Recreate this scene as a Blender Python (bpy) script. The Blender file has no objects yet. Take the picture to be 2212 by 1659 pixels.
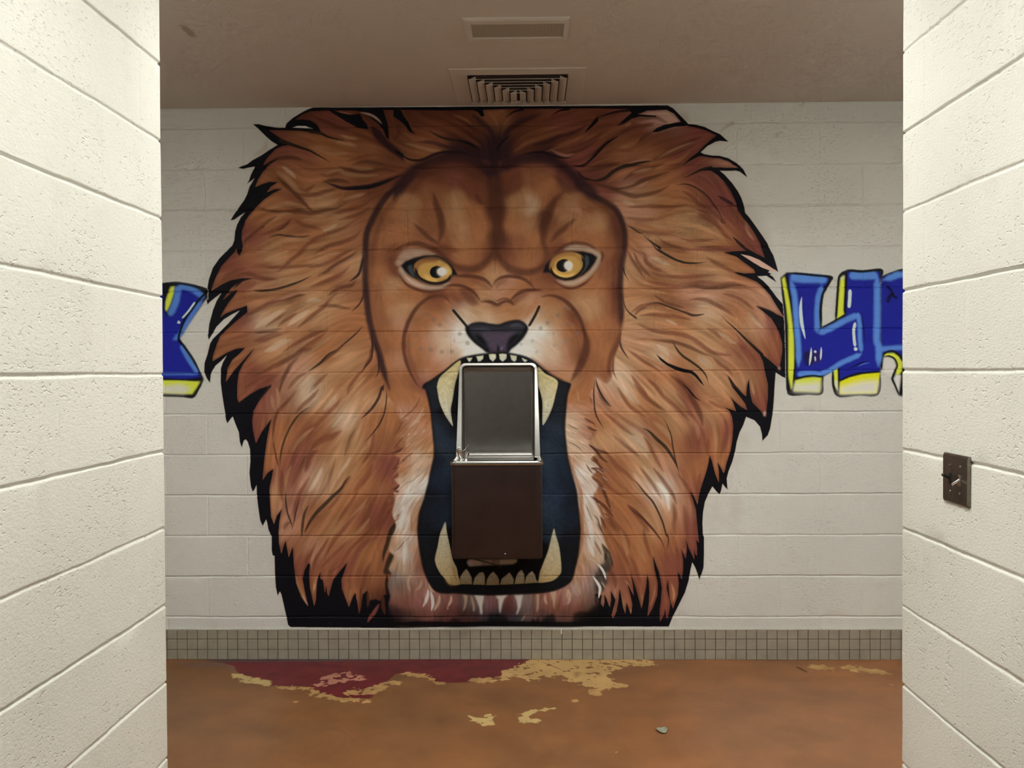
import numpy as np
# ---------------------------------------------------------------- camera, fitted to the joints of the block walls
YAW, PITCH, ROLL, FPX = .01812, .01612, .00523, 1934.0
CAM_H, D_BACK, Z_CEIL = 1.4435, 4.4395, 2.7474
FPM = 300.0
PPM = 436.0                       # paint canvas: cells per metre of wall
def cam_axes():
    F = np.array([-np.sin(YAW)*np.cos(PITCH), np.cos(YAW)*np.cos(PITCH), -np.sin(PITCH)])
    R = np.array([np.cos(YAW), np.sin(YAW), 0.0]); U = np.cross(R, F)
    c, s = np.cos(ROLL), np.sin(ROLL)
    return c*R - s*U*-1, c*U - s*R, F
def ray(x, y):
    F = np.array([-np.sin(YAW)*np.cos(PITCH), np.cos(YAW)*np.cos(PITCH), -np.sin(PITCH)])
    R = np.array([np.cos(YAW), np.sin(YAW), 0.0]); U = np.cross(R, F)
    c, s = np.cos(ROLL), np.sin(ROLL)
    a = np.asarray(x, float) - 1106; b = 829.5 - np.asarray(y, float)
    u = c*a + s*b; v = -s*a + c*b
    return u[..., None]*R/FPX + v[..., None]*U/FPX + F
def on_back(x, y, D=D_BACK):      # photo pixel -> (X, Z) on the back wall
    d = ray(x, y); t = D/d[..., 1]
    return d[..., 0]*t, d[..., 2]*t + CAM_H
CX0, CZ0 = -1.64, 2.765           # canvas origin (left, top) on the wall, metres
CW, CH = 1300, 1152               # canvas cells
OX, OZ = CX0, CZ0
MODE = 'wall'
def to_canvas(x, y):
    if MODE == 'floor':
        d = ray(x, y); t = -CAM_H/d[..., 2]
        return (d[..., 0]*t - OX)*FPM, (D_BACK - d[..., 1]*t)*FPM
    X, Z = on_back(x, y)
    return (X - OX)*PPM, (OZ - Z)*PPM
TILES = dict(A=(430,220), B=(850,220), C=(1270,220), D=(430,530), E=(850,530), F=(1270,530), G=(430,830), H=(850,830),
             I=(1270,830), J=(500,1060), K=(850,1060), L=(1200,1060), Q=(360,1410,4), R=(880,1410,4), T=(1400,1410,4), M=(340,560,5.185), N=(1660,560,5.185))
def pts(txt):
    out = []; t = None; n = []
    for w in txt.replace(',', ' ').split():
        if w in TILES: t = TILES[w]
        else:
            n.append(float(w))
            if len(n) == 2:
                k = t[2] if len(t) > 2 else 5.005
                out.append((t[0] + n[0]/k, t[1] + n[1]/k)); n = []
    a = np.array(out)
    x, y = to_canvas(a[:, 0], a[:, 1])
    return np.stack([x, y], -1)
PAL = dict(k=(15,13,19), K=(9,9,12), u=(48,27,31), f=(150,103,68), d=(84,44,30), r=(108,58,38), m=(134,82,52), o=(150,94,58), l=(162,118,82),
           p=(162,114,88), w=(178,148,121), W=(196,186,174), n=(30,38,52), g=(58,66,70), y=(176,130,58), b=(25,29,122),
           s=(84,124,186), v=(190,190,58), c=(188,196,214), t=(178,158,104), e=(92,62,92), q=(190,150,130), x=(44,34,25), z=(118,62,50))
def col(c):
    if c[0] == '#': v = [int(c[i:i+2], 16) for i in (1, 3, 5)]
    else: v = PAL[c]
    v = np.array(v, float)/255
    return np.where(v <= .04045, v/12.92, ((v + .055)/1.055)**2.4).astype(np.float32)
def spline(P, closed=False, step=2.5):
    P = np.asarray(P, float); n = len(P)
    if n < 3 and not closed:
        k = max(2, int(np.hypot(*(P[-1]-P[0]))/step)+1)
        return P[0] + (P[-1]-P[0])*np.linspace(0, 1, k)[:, None]
    Q = np.vstack([P[-1:], P, P[:2]]) if closed else np.vstack([2*P[0]-P[1], P, 2*P[-1]-P[-2]])
    out = []
    for i in range(1, len(Q)-2):
        a, b, c, d = Q[i-1:i+3]; L = np.hypot(*(c-b)); k = max(1, int(L/step))
        t = (np.arange(k)/k)[:, None]
        out.append(.5*((2*b)+(c-a)*t+(2*a-5*b+4*c-d)*t*t+(3*b-a-3*c+d)*t**3))
    if not closed: out.append(P[-1:])
    return np.vstack(out)
def box(a, r, ax):
    if r < 1: return a
    c = np.cumsum(np.pad(a, [(r+1, r) if i == ax else (0, 0) for i in (0, 1)], mode='edge'), axis=ax)
    n = 2*r+1
    return (c[n:] - c[:-n])/n if ax == 0 else (c[:, n:] - c[:, :-n])/n
def blur(a, s):
    r = int(round(s*.6)) or (1 if s > .4 else 0)
    for _ in range(3):
        for ax in (0, 1): a = box(a, r, ax)
    return a
def polymask(P, W, H, x0=0, y0=0, SS=3):
    """anti-aliased even-odd coverage of polygon P on a W x H window at x0, y0"""
    P = np.asarray(P, float) - (x0, y0)
    acc = np.zeros((H, W+2), np.float32)
    A, B = P, np.roll(P, -1, 0)
    ylo = max(0, int(np.floor(P[:, 1].min()))); yhi = min(H, int(np.ceil(P[:, 1].max()))+1)
    for r in range(ylo, yhi):
        for k in range(SS):
            y = r + (k+.5)/SS
            m = (A[:, 1] <= y) != (B[:, 1] <= y)
            if not m.any(): continue
            a, b = A[m], B[m]
            xs = np.sort(a[:, 0] + (y-a[:, 1])/(b[:, 1]-a[:, 1])*(b[:, 0]-a[:, 0]))
            xs = np.clip(xs, 0, W)
            for s0, s1 in zip(xs[::2], xs[1::2]):
                i0, i1 = int(s0), int(s1)
                if i0 == i1: acc[r, i0] += s1-s0; acc[r, i0+1] -= s1-s0
                else:
                    f0 = i0+1-s0; acc[r, i0] += f0; acc[r, i0+1] += 1-f0
                    f1 = s1-i1; acc[r, i1] -= 1-f1; acc[r, i1+1] -= f1
    return np.clip(np.cumsum(acc, 1)[:, :W]/SS, 0, 1)
class Canvas:
    def __init__(s, W, H):
        s.W, s.H = W, H
        s.rgb = np.zeros((H, W, 3), np.float32); s.a = np.zeros((H, W), np.float32)
        s.id = np.zeros((H, W), np.int16); s.clip = None; s.flow = []
    def comp(s, x0, y0, m, c, id=None, base=False):
        h, w = m.shape
        if s.clip is not None: m = m*s.clip[y0:y0+h, x0:x0+w]
        d = s.rgb[y0:y0+h, x0:x0+w]; al = s.a[y0:y0+h, x0:x0+w]
        na = m + al*(1-m)
        k = np.where(na > 1e-5, m/np.maximum(na, 1e-5), 0)[..., None]
        d += (c-d)*k; al[:] = na
        if id is not None: s.id[y0:y0+h, x0:x0+w][m > .5] = id
    def win(s, P, pad):
        x0 = max(0, int(P[:, 0].min()-pad)); y0 = max(0, int(P[:, 1].min()-pad))
        x1 = min(s.W, int(P[:, 0].max()+pad)+2); y1 = min(s.H, int(P[:, 1].max()+pad)+2)
        return x0, y0, x1, y1
    def mask(s, P, soft=0, smooth=True):
        if smooth: P = spline(P, True)
        m = polymask(P, s.W, s.H)
        return blur(m, soft) if soft else m
    def fill(s, P, c, soft=0, alpha=1, id=None, smooth=False):
        if smooth: P = spline(P, True)
        x0, y0, x1, y1 = s.win(P, soft*3+2)
        if x1 <= x0 or y1 <= y0: return
        m = polymask(P, x1-x0, y1-y0, x0, y0)
        if soft: m = blur(m, soft)
        s.comp(x0, y0, m*alpha, c, id)
    def stroke(s, P, w, c, alpha=1, soft=1, prof='t', id=None, flow=True, rough=0):
        Q = spline(P, step=1.5); n = len(Q)
        L = np.r_[0, np.cumsum(np.hypot(*np.diff(Q, axis=0).T))]; t = L/max(L[-1], 1e-6)
        f = {'t': np.minimum(1, 4.2*t*(1-t)+.02)**.8, 's': (1-t)**.7, 'e': t**.7, 'c': np.ones(n),
             'b': np.minimum(1, np.minimum(t, 1-t)*10+.1)}[prof]
        rr = w/2*f
        if rough: rr = rr*(1+rough*np.sin(L*1.9)*np.sin(L*.7+1))
        pad = w/2+soft+2
        x0, y0, x1, y1 = s.win(Q, pad)
        if x1 <= x0 or y1 <= y0: return
        M = np.zeros((y1-y0, x1-x0), np.float32)
        for (qx, qy), r in zip(Q, rr):
            R = r+soft+1; a0 = max(x0, int(qx-R)); a1 = min(x1, int(qx+R)+2); b0 = max(y0, int(qy-R)); b1 = min(y1, int(qy+R)+2)
            if a1 <= a0 or b1 <= b0: continue
            X = np.arange(a0, a1)+.5-qx; Y = np.arange(b0, b1)+.5-qy
            d = np.sqrt(X[None]**2+Y[:, None]**2)
            cv = np.clip((r+soft*.5-d)/soft+ (0 if soft > 1 else 0), 0, 1)
            if soft > 1.5: cv = cv*cv*(3-2*cv)
            if r < .5: cv = cv*max(.15, r*2)
            v = M[b0-y0:b1-y0, a0-x0:a1-x0]; np.maximum(v, cv, out=v)
        s.comp(x0, y0, M*alpha, c, id)
        if flow and n > 4:
            k = max(1, n//8); q = Q[::k]; d = np.diff(q, axis=0); s.flow.append(np.c_[(q[1:]+q[:-1])/2, d])
    def script(s, txt, **kw):
        for ln in txt.strip().splitlines():
            ln = ln.split('#!')[0].strip()
            if not ln: continue
            h, p = ln.split('|'); h = h.split(); P = pts(p)
            if h[0] == 'S':
                a = dict(w=float(h[2]), alpha=1., soft=1., prof='t')
                if len(h) > 3: a['alpha'] = float(h[3])
                if len(h) > 4: a['soft'] = float(h[4])
                if len(h) > 5: a['prof'] = h[5]
                a.update(kw); s.stroke(P, a.pop('w'), col(h[1]), **a)
            elif h[0] == 'F':
                a = dict(soft=float(h[2]) if len(h) > 2 else 0, alpha=float(h[3]) if len(h) > 3 else 1, smooth=len(h) > 4); a.update({k: v for k, v in kw.items() if k == 'id'})
                s.fill(P, col(h[1]), **a)
            elif h[0] == 'V':
                Q = spline(P, step=15); s.flow.append(np.c_[(Q[1:]+Q[:-1])/2, np.diff(Q, axis=0)])
            elif h[0] == 'O':
                for q in P: s.stroke(np.array([q, q+.3]), float(h[2]), col(h[1]), float(h[3]), float(h[4]), 'c', flow=False)
def rbf(W, H, txt, sig, step=6):
    P = []; C = []; G = []
    for ln in txt.replace(';', '\n').splitlines():
        w = ln.split()
        if not w: continue
        t = w[0]
        for i in range(1, len(w)-2, 3):
            P.append(pts('%s %s %s' % (t, w[i], w[i+1]))[0]); C.append(col(w[i+2]))
    P = np.array(P); C = np.array(C)
    gx = np.arange(0, W+step, step); gy = np.arange(0, H+step, step)
    d2 = (gx[None, :, None]-P[:, 0])**2+(gy[:, None, None]-P[:, 1])**2
    k = np.exp(-d2/(2*sig*sig))+1e-3/(1+d2/sig**2)**2
    f = (k@C)/k.sum(-1)[..., None]
    X = np.arange(W)/step; Y = np.arange(H)/step
    x0 = X.astype(int); y0 = Y.astype(int); fx = (X-x0)[None, :, None]; fy = (Y-y0)[:, None, None]
    a = f[y0][:, x0]; b = f[y0][:, x0+1]; c = f[y0+1][:, x0]; d = f[y0+1][:, x0+1]
    return ((a*(1-fx)+b*fx)*(1-fy)+(c*(1-fx)+d*fx)*fy).astype(np.float32)
def flowfield(W, H, flow, step=8, sig=22):
    F = np.vstack(flow); th = 2*np.arctan2(F[:, 3], F[:, 2]); cc, ss = np.cos(th), np.sin(th)
    gx = np.arange(0, W+step, step); gy = np.arange(0, H+step, step)
    d2 = (gx[None, :, None]-F[:, 0])**2+(gy[:, None, None]-F[:, 1])**2
    k = np.exp(-d2/(2*sig*sig))+2e-3/(1+d2/sig**2)**2
    a = np.arctan2((k*ss).sum(-1), (k*cc).sum(-1))/2
    X = np.minimum((np.arange(W)/step+.5).astype(int), len(gx)-1); Y = np.minimum((np.arange(H)/step+.5).astype(int), len(gy)-1)
    C2 = blur(np.cos(2*a)[Y][:, X].astype(np.float32), 5); S2 = blur(np.sin(2*a)[Y][:, X].astype(np.float32), 5)
    a = np.arctan2(S2, C2)/2
    return np.cos(a), np.sin(a)
def lic(noise, vx, vy, L):
    H, W = noise.shape; Y, X = np.mgrid[0:H, 0:W].astype(np.float32)
    acc = noise.copy(); n = 1.0
    for sg in (1, -1):
        px, py = X.copy(), Y.copy(); dx, dy = vx*sg, vy*sg
        for i in range(L):
            px += dx*1.3; py += dy*1.3
            ix = np.clip(px.astype(np.int32), 0, W-1); iy = np.clip(py.astype(np.int32), 0, H-1)
            nx, ny = vx[iy, ix], vy[iy, ix]; sgn = np.where(nx*dx+ny*dy < 0, -1, 1); dx, dy = nx*sgn, ny*sgn
            wt = 1-i/L; acc += noise[iy, ix]*wt; n += wt
    acc /= n; acc -= acc.mean(); return acc/acc.std()
OUTER = """C 860 38 920 70 1000 150 1085 237 1160 245 1260 270 1350 315 1430 350 1520 432 1430 422 1380 432 1290 480 1220 547 1260 565 1340 580 1420 582 1520 610
1620 670 1680 730 1725 817 1700 800 1640 755 1600 745 1500 748 1425 745 1480 790 1560 880 1620 965 1660 1040 1690 1130 1700 1200 1740 1245 1810 1340 1880 1440 1940 1530 1975 1610
F 2003 106 2030 190 2058 290 2020 262 1975 262 1940 300 2000 340 2042 402 1990 368 1930 330 1830 322 1835 340 1890 380 1960 450 2040 560 2120 650 2150 700 2170 850 2170 1000 2170 1200 2165 1350 2150 1442 2100 1420 2030 1375 2020 1500 2012 1656
I 2000 300 1970 480 1945 550 1885 615 1880 540 1860 460 1800 390 1710 352 1680 440 1640 520 1610 620 1590 730 1560 840 1520 940 1500 1020 1510 1140 1480 1110 1455 1075 1440 1150 1425 1193 1390 1160 1345 1105 1300 1190 1265 1270 1245 1380 1238 1500 1243 1620
L 1605 500 1605 700 1600 830 1575 910 1555 962 1535 900 1510 830 1478 775 1460 850 1440 970 1400 1100 1330 1240 1260 1380 1225 1468 1000 1470 500 1467 200 1466
K 1500 1465 1000 1466 560 1468 460 1475 200 1480 J 1750 1482 1500 1482 1000 1478 640 1475 612 1450 595 1365 570 1250 540 1120 525 1088 500 1135 480 1040 470 900 465 702 445 700 435 640 435 500 400 420 385 340 375 312 338 382 310 320 290 180 275 50
G 622 1090 600 1140 580 1162 560 1100 545 960 555 830 550 700 525 620 505 596 485 610 462 687 440 620 430 520 390 420 365 350 350 365 306 424 290 380 280 300 260 180 245 80
D 233 1480 235 1330 260 1260 300 1190 240 1250 180 1300 130 1380 118 1487 85 1440 55 1370 60 1270 90 1180 120 1060 150 1010 230 930 310 850 400 750 440 705 360 745 270 800 190 880 150 950 105 1022 95 980 110 850 150 700 190 600 242 515 170 570 115 615 92 642 75 560 60 500 88 480 105 370 150 240 220 140 300 60 360 0
A 380 1500 390 1400 410 1330 450 1250 500 1195 430 1240 380 1275 340 1282 370 1230 440 1130 490 1060 520 1000 545 920 600 825 560 860 518 887 540 850 560 790 605 700 540 712 480 725 420 717 450 700 520 675 580 630 680 575 760 520 850 465 790 430 730 380 640 290 582 243 640 240 720 260 850 278 930 278 933 262 950 230 1020 170 1120 110 1180 80 1230 62
B 0 57 1000 50 2212 42"""
INNER = """A 1040 192 1130 130 1210 103 1390 95 2212 88 B 600 95 900 90 1300 77 2212 72 C 440 80 500 110 560 130 640 97 850 88 930 130 1000 213 1080 262 1150 275 1280 310 1390 365 1340 400 1250 480 1190 545 1190 590 1240 588 1320 605 1420 612 1520 645
1620 712 1500 712 1400 708 1330 722 1330 745 1400 790 1470 860 1540 960 1600 1090 1620 1170 1680 1260 1740 1330 1810 1440 1860 1530 1900 1656
F 1910 135 1850 105 1740 58 1700 60 1560 66 1470 78 1560 95 1620 110 1700 190 1790 260 1825 297 1700 305 1580 285 1620 310 1700 340 1820 390 1900 460 1970 540 2030 640 2080 720 2140 802 2100 770 1980 720 1810 650 1900 720 1980 790 2030 870 2070 950 2100 1060 2100 1150 2085 1250 2065 1332 1960 1240 1860 1160 1800 1100 1850 1170 1890 1250 1920 1400 1945 1500
I 1945 156 1935 230 1925 320 1912 350 1870 290 1780 200 1755 100 1740 -60 1718 20 1710 130 1640 80 1570 20 1500 -110 1560 30 1640 130 1700 210 1722 280 1650 240 1570 170 1535 130 1570 200 1600 290 1540 270 1470 250 1530 290 1555 350 1570 450 1560 600 1540 720 1500 840 1480 930 1465 960 1430 890 1400 840 1415 950 1415 1060 1380 980 1340 830 1315 765 1300 860 1270 970 1230 1090 1200 1200 1185 1300 1150 1220 1095 1135 1130 1240 1165 1350 1180 1500
L 1545 505 1550 560 1520 530 1530 620 1530 700 1512 690 1498 620 1500 745 1440 620 1405 510 1420 620 1408 735 1370 660 1355 620 1380 750 1378 850 1365 960 1340 900 1320 880 1332 1000 1320 1130 1270 1275 1235 1180 1215 950 1200 1050 1240 1230 1215 1380 1195 1370 1185 1270 1170 1350 1130 1415 1125 1300 1140 1200 1150 1050 1120 880 1050 700 1070 850 1105 1000 1100 1130 1050 1270 995 1360 1010 1200 1015 1100 1010 980 990 900 980 1030 950 1180 930 1275 910 1200 870 1060 810 885 835 1020 845 1135 800 1040 775 1000 810 1130 830 1230 815 1335 780 1240 765 1210 755 1330 730 1260 710 1130 690 1060 680 1180 660 1300 625 1380 605 1350 650 1180 595 1080 600 1180 585 1260 550 1160 525 1120 530 1200 515 1260 490 1220 500 1130 400 1080
J 1750 1100 1640 1130 1620 1200 1560 1170 1480 1190 1470 1080 1420 1120 1380 1330 1360 1200 1340 1100 1310 1150 1270 1260 1240 1180 1195 1060 1190 960 1230 850 1255 770 1180 860 1100 960 1050 1140 1035 1110 1025 1020 1010 1100 990 970 960 950 965 870 930 950 920 1050 912 1180 895 1248 850 1050 840 900 850 800 830 780 790 860 768 950 790 1080 830 1250 760 1160 700 1000 675 800 665 600 635 680 620 720 600 620 585 535 560 610 540 680 515 570 510 450 520 330 545 195 490 270 460 360 430 280 420 130 412 0
G 770 1090 790 1000 806 912 740 960 690 1032 700 900 715 750 735 600 760 470 787 370 740 430 680 510 615 640 585 500 575 400 590 290 640 200 700 120 765 15 650 50 550 110 430 197 412 150 415 0
D 430 1380 480 1280 540 1200 605 1108 560 1150 500 1220 380 1350 290 1475 310 1330 360 1240 440 1170 500 1108 400 1118 300 1160 148 1252 150 1200 190 1080 230 980 290 920 380 840 470 765 525 725 520 652 400 692 290 735 230 778 270 700 320 620 370 560 420 478 340 520 258 592 300 530 350 460 430 400 500 360 470 355 350 375 250 420 133 492 150 430 180 350 240 230 330 130 380 80 402 35 412 80 437 112 460 70 475 10
A 460 1480 465 1400 500 1290 550 1220 610 1150 700 1060 800 990 902 938 820 945 735 977 775 920 855 868 760 865 680 890 608 922 640 840 690 760 760 680 880 603 780 640 695 688 710 650 760 580 830 510 900 478 1000 465 950 440 860 380 758 308 900 308 1100 315 1220 330 1300 345 1320 330 1300 290 1270 240 1200 200 1120 190"""
MANEF = """A 1120 160 d 1350 150 z 1500 250 z 1700 330 r 1900 200 d 2100 250 r 2200 400 r 1150 400 m 1400 520 o 1700 450 m 1900 600 m 900 540 z 1100 640 z 1000 720 o 950 830 m 1100 800 o 1250 880 o 1500 830 m 1300 1050 l 1600 1020 o 1000 980 r 850 1090 o 700 1280 o 1000 1350 m 1300 1280 o 1500 1350 l 1600 1450 m 1300 1550 o 900 1500 o 600 1450 z 1750 1200 m 1850 850 r 2050 700 r 2100 500 d 1700 950 r 1550 620 o 1850 740 m
B 100 200 d 300 250 r 500 300 r 150 500 m 400 450 m 700 250 r 900 250 d 1080 180 m 1100 400 u 700 470 u 1400 180 d 1600 300 r 1800 280 z 1500 420 r 1900 420 r 2000 250 r 2100 450 z 1600 520 u 1950 600 z 2150 700 z 600 130 d 300 130 d
C 60 150 r 200 250 r 350 200 z 500 300 r 650 200 z 700 120 q 900 150 q 150 450 r 350 480 m 600 420 r 850 350 r 1100 350 z 1250 350 z 900 550 r 600 580 m 1050 500 z 300 700 m 100 750 d 500 750 z 750 700 o 1000 650 z 1250 650 z 1450 650 p 200 880 z 450 950 p 700 850 m 900 830 o 1150 820 z 1350 850 z 1450 950 z 600 1050 l 900 1000 o 1100 1050 o 1350 1050 z 550 1200 p 850 1150 o 1050 1250 l 1300 1200 z 1500 1150 z 1600 1300 z 700 1400 l 1000 1380 l 1300 1400 l 1500 1450 o 500 1500 o 900 1530 m 1250 1530 o 1700 1500 z 1800 1560 z
D 350 200 z 300 400 m 550 150 o 800 100 l 1050 130 o 700 230 m 500 300 z 950 330 l 700 350 z 700 430 l 1250 200 l 1500 100 o 1650 250 l 1300 380 o 1550 400 m 1650 500 m 450 600 m 700 600 o 1000 560 m 1200 600 l 1500 620 l 1650 680 o 850 750 l 700 850 w 1050 800 l 1300 780 l 1550 850 o 500 850 z 300 1050 m 450 1000 m 650 1000 m 1000 1000 o 750 1150 l 950 1080 l 1250 950 m 1500 1050 o 1650 1150 l 1350 1200 o 400 1250 o 550 1350 z 750 1250 o 1100 1300 p 1300 1400 l 1600 1350 l 1750 1100 o 1000 1550 p 1200 1550 w 1500 1550 o 700 1450 z 850 1600 z 1800 1450 o 1650 850 o 600 1600 z 1900 1350 m
F 600 100 p 900 250 l 1000 120 o 1250 100 l 1500 150 o 1700 230 o 700 350 m 500 300 l 1100 350 m 1400 280 l 1700 400 o 600 500 o 850 480 m 1100 530 p 1350 500 p 1600 520 p 1800 550 p 1950 650 p 600 650 l 800 750 o 1050 680 m 1300 700 w 1500 620 o 1700 700 o 1850 850 p 1700 950 l 2000 900 z 1950 1100 o 2050 1150 z 550 850 l 800 800 l 1000 850 o 1200 850 l 1400 880 l 1550 1000 o 600 1000 p 900 1000 o 1100 1000 l 1350 1100 l 700 1080 l 800 1150 w 500 1200 l 950 1250 o 1200 1250 l 1500 1250 p 1700 1230 m 1650 1100 z 1850 1300 z 400 1450 w 600 1400 o 800 1450 o 1050 1380 m 1350 1350 l 1550 1350 o 1300 1550 l 1050 1550 r 1850 1500 m 1700 1450 l 750 1600 l 1500 1550 l
G 550 80 m 700 200 z 850 180 p 650 400 z 800 420 o 950 150 m 1150 100 w 1400 50 l 1500 200 l 1350 350 o 1150 420 m 1550 350 w 1750 150 l 1850 450 o 950 600 o 1150 650 z 1400 580 m 1650 600 l 1100 800 z 1300 700 o 1550 750 l 1900 650 m 1000 950 z 1250 900 p 1450 850 l 800 850 o 1300 1050 w 1550 950 l 1750 900 o 2000 900 z 900 1050 z 1150 1100 p 1400 1150 l 1700 1100 o 1950 1150 m 850 1200 l 1050 1300 z 1250 1300 m 1500 1300 o 1750 1300 m 2050 1300 r 900 1450 p 1200 1500 o 1500 1450 m 1800 1450 z 1400 1600 o 1900 1600 r
I 450 100 l 250 200 p 600 200 o 850 150 l 1150 150 z 1300 150 o 1500 200 o 1850 150 z 1650 150 m 400 400 l 250 350 o 700 400 m 950 450 l 1100 350 m 1300 350 l 1250 500 z 1400 550 o 1500 500 z 500 600 w 300 600 l 750 600 m 950 700 o 1150 650 z 1350 700 o 650 750 l 400 800 o 700 900 l 850 850 p 550 950 l 650 1050 w 1050 900 m 1200 950 o 300 950 m 450 1050 o 800 1150 W 1000 1100 o 1150 1100 z 400 1200 o 600 1250 m 850 1250 w 1050 1300 m 300 1450 o 550 1400 o 750 1400 l 900 1450 p 1100 1500 z 400 1600 o 700 1580 l 250 1550 m 1150 1600 z
J 450 250 o 550 400 p 700 250 p 900 300 m 1100 400 l 1300 350 o 1600 250 z 700 600 m 900 600 p 1100 650 o 1350 600 m 1500 550 o 1650 600 m 850 800 z 1000 850 m 1200 700 z 1400 750 o 1550 800 m 1300 900 z 1500 980 m 1250 1050 o 900 1050 o 1050 1050 z 1600 1150 d
L 600 300 m 700 200 o 850 300 m 700 500 o 900 450 o 1050 350 l 1250 200 l 1400 250 p 1480 350 z 1300 450 o 1100 550 o 850 650 o 650 650 m 600 850 z 750 850 m 950 800 o 1150 700 m 1250 650 z 1400 700 z 850 1000 z 1050 950 m 1200 900 z 1300 1000 z 700 1150 z 900 1150 m 1080 1150 z 1180 1300 z 1280 1100 o 620 1100 p 780 1250 o 1250 500 o"""
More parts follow.
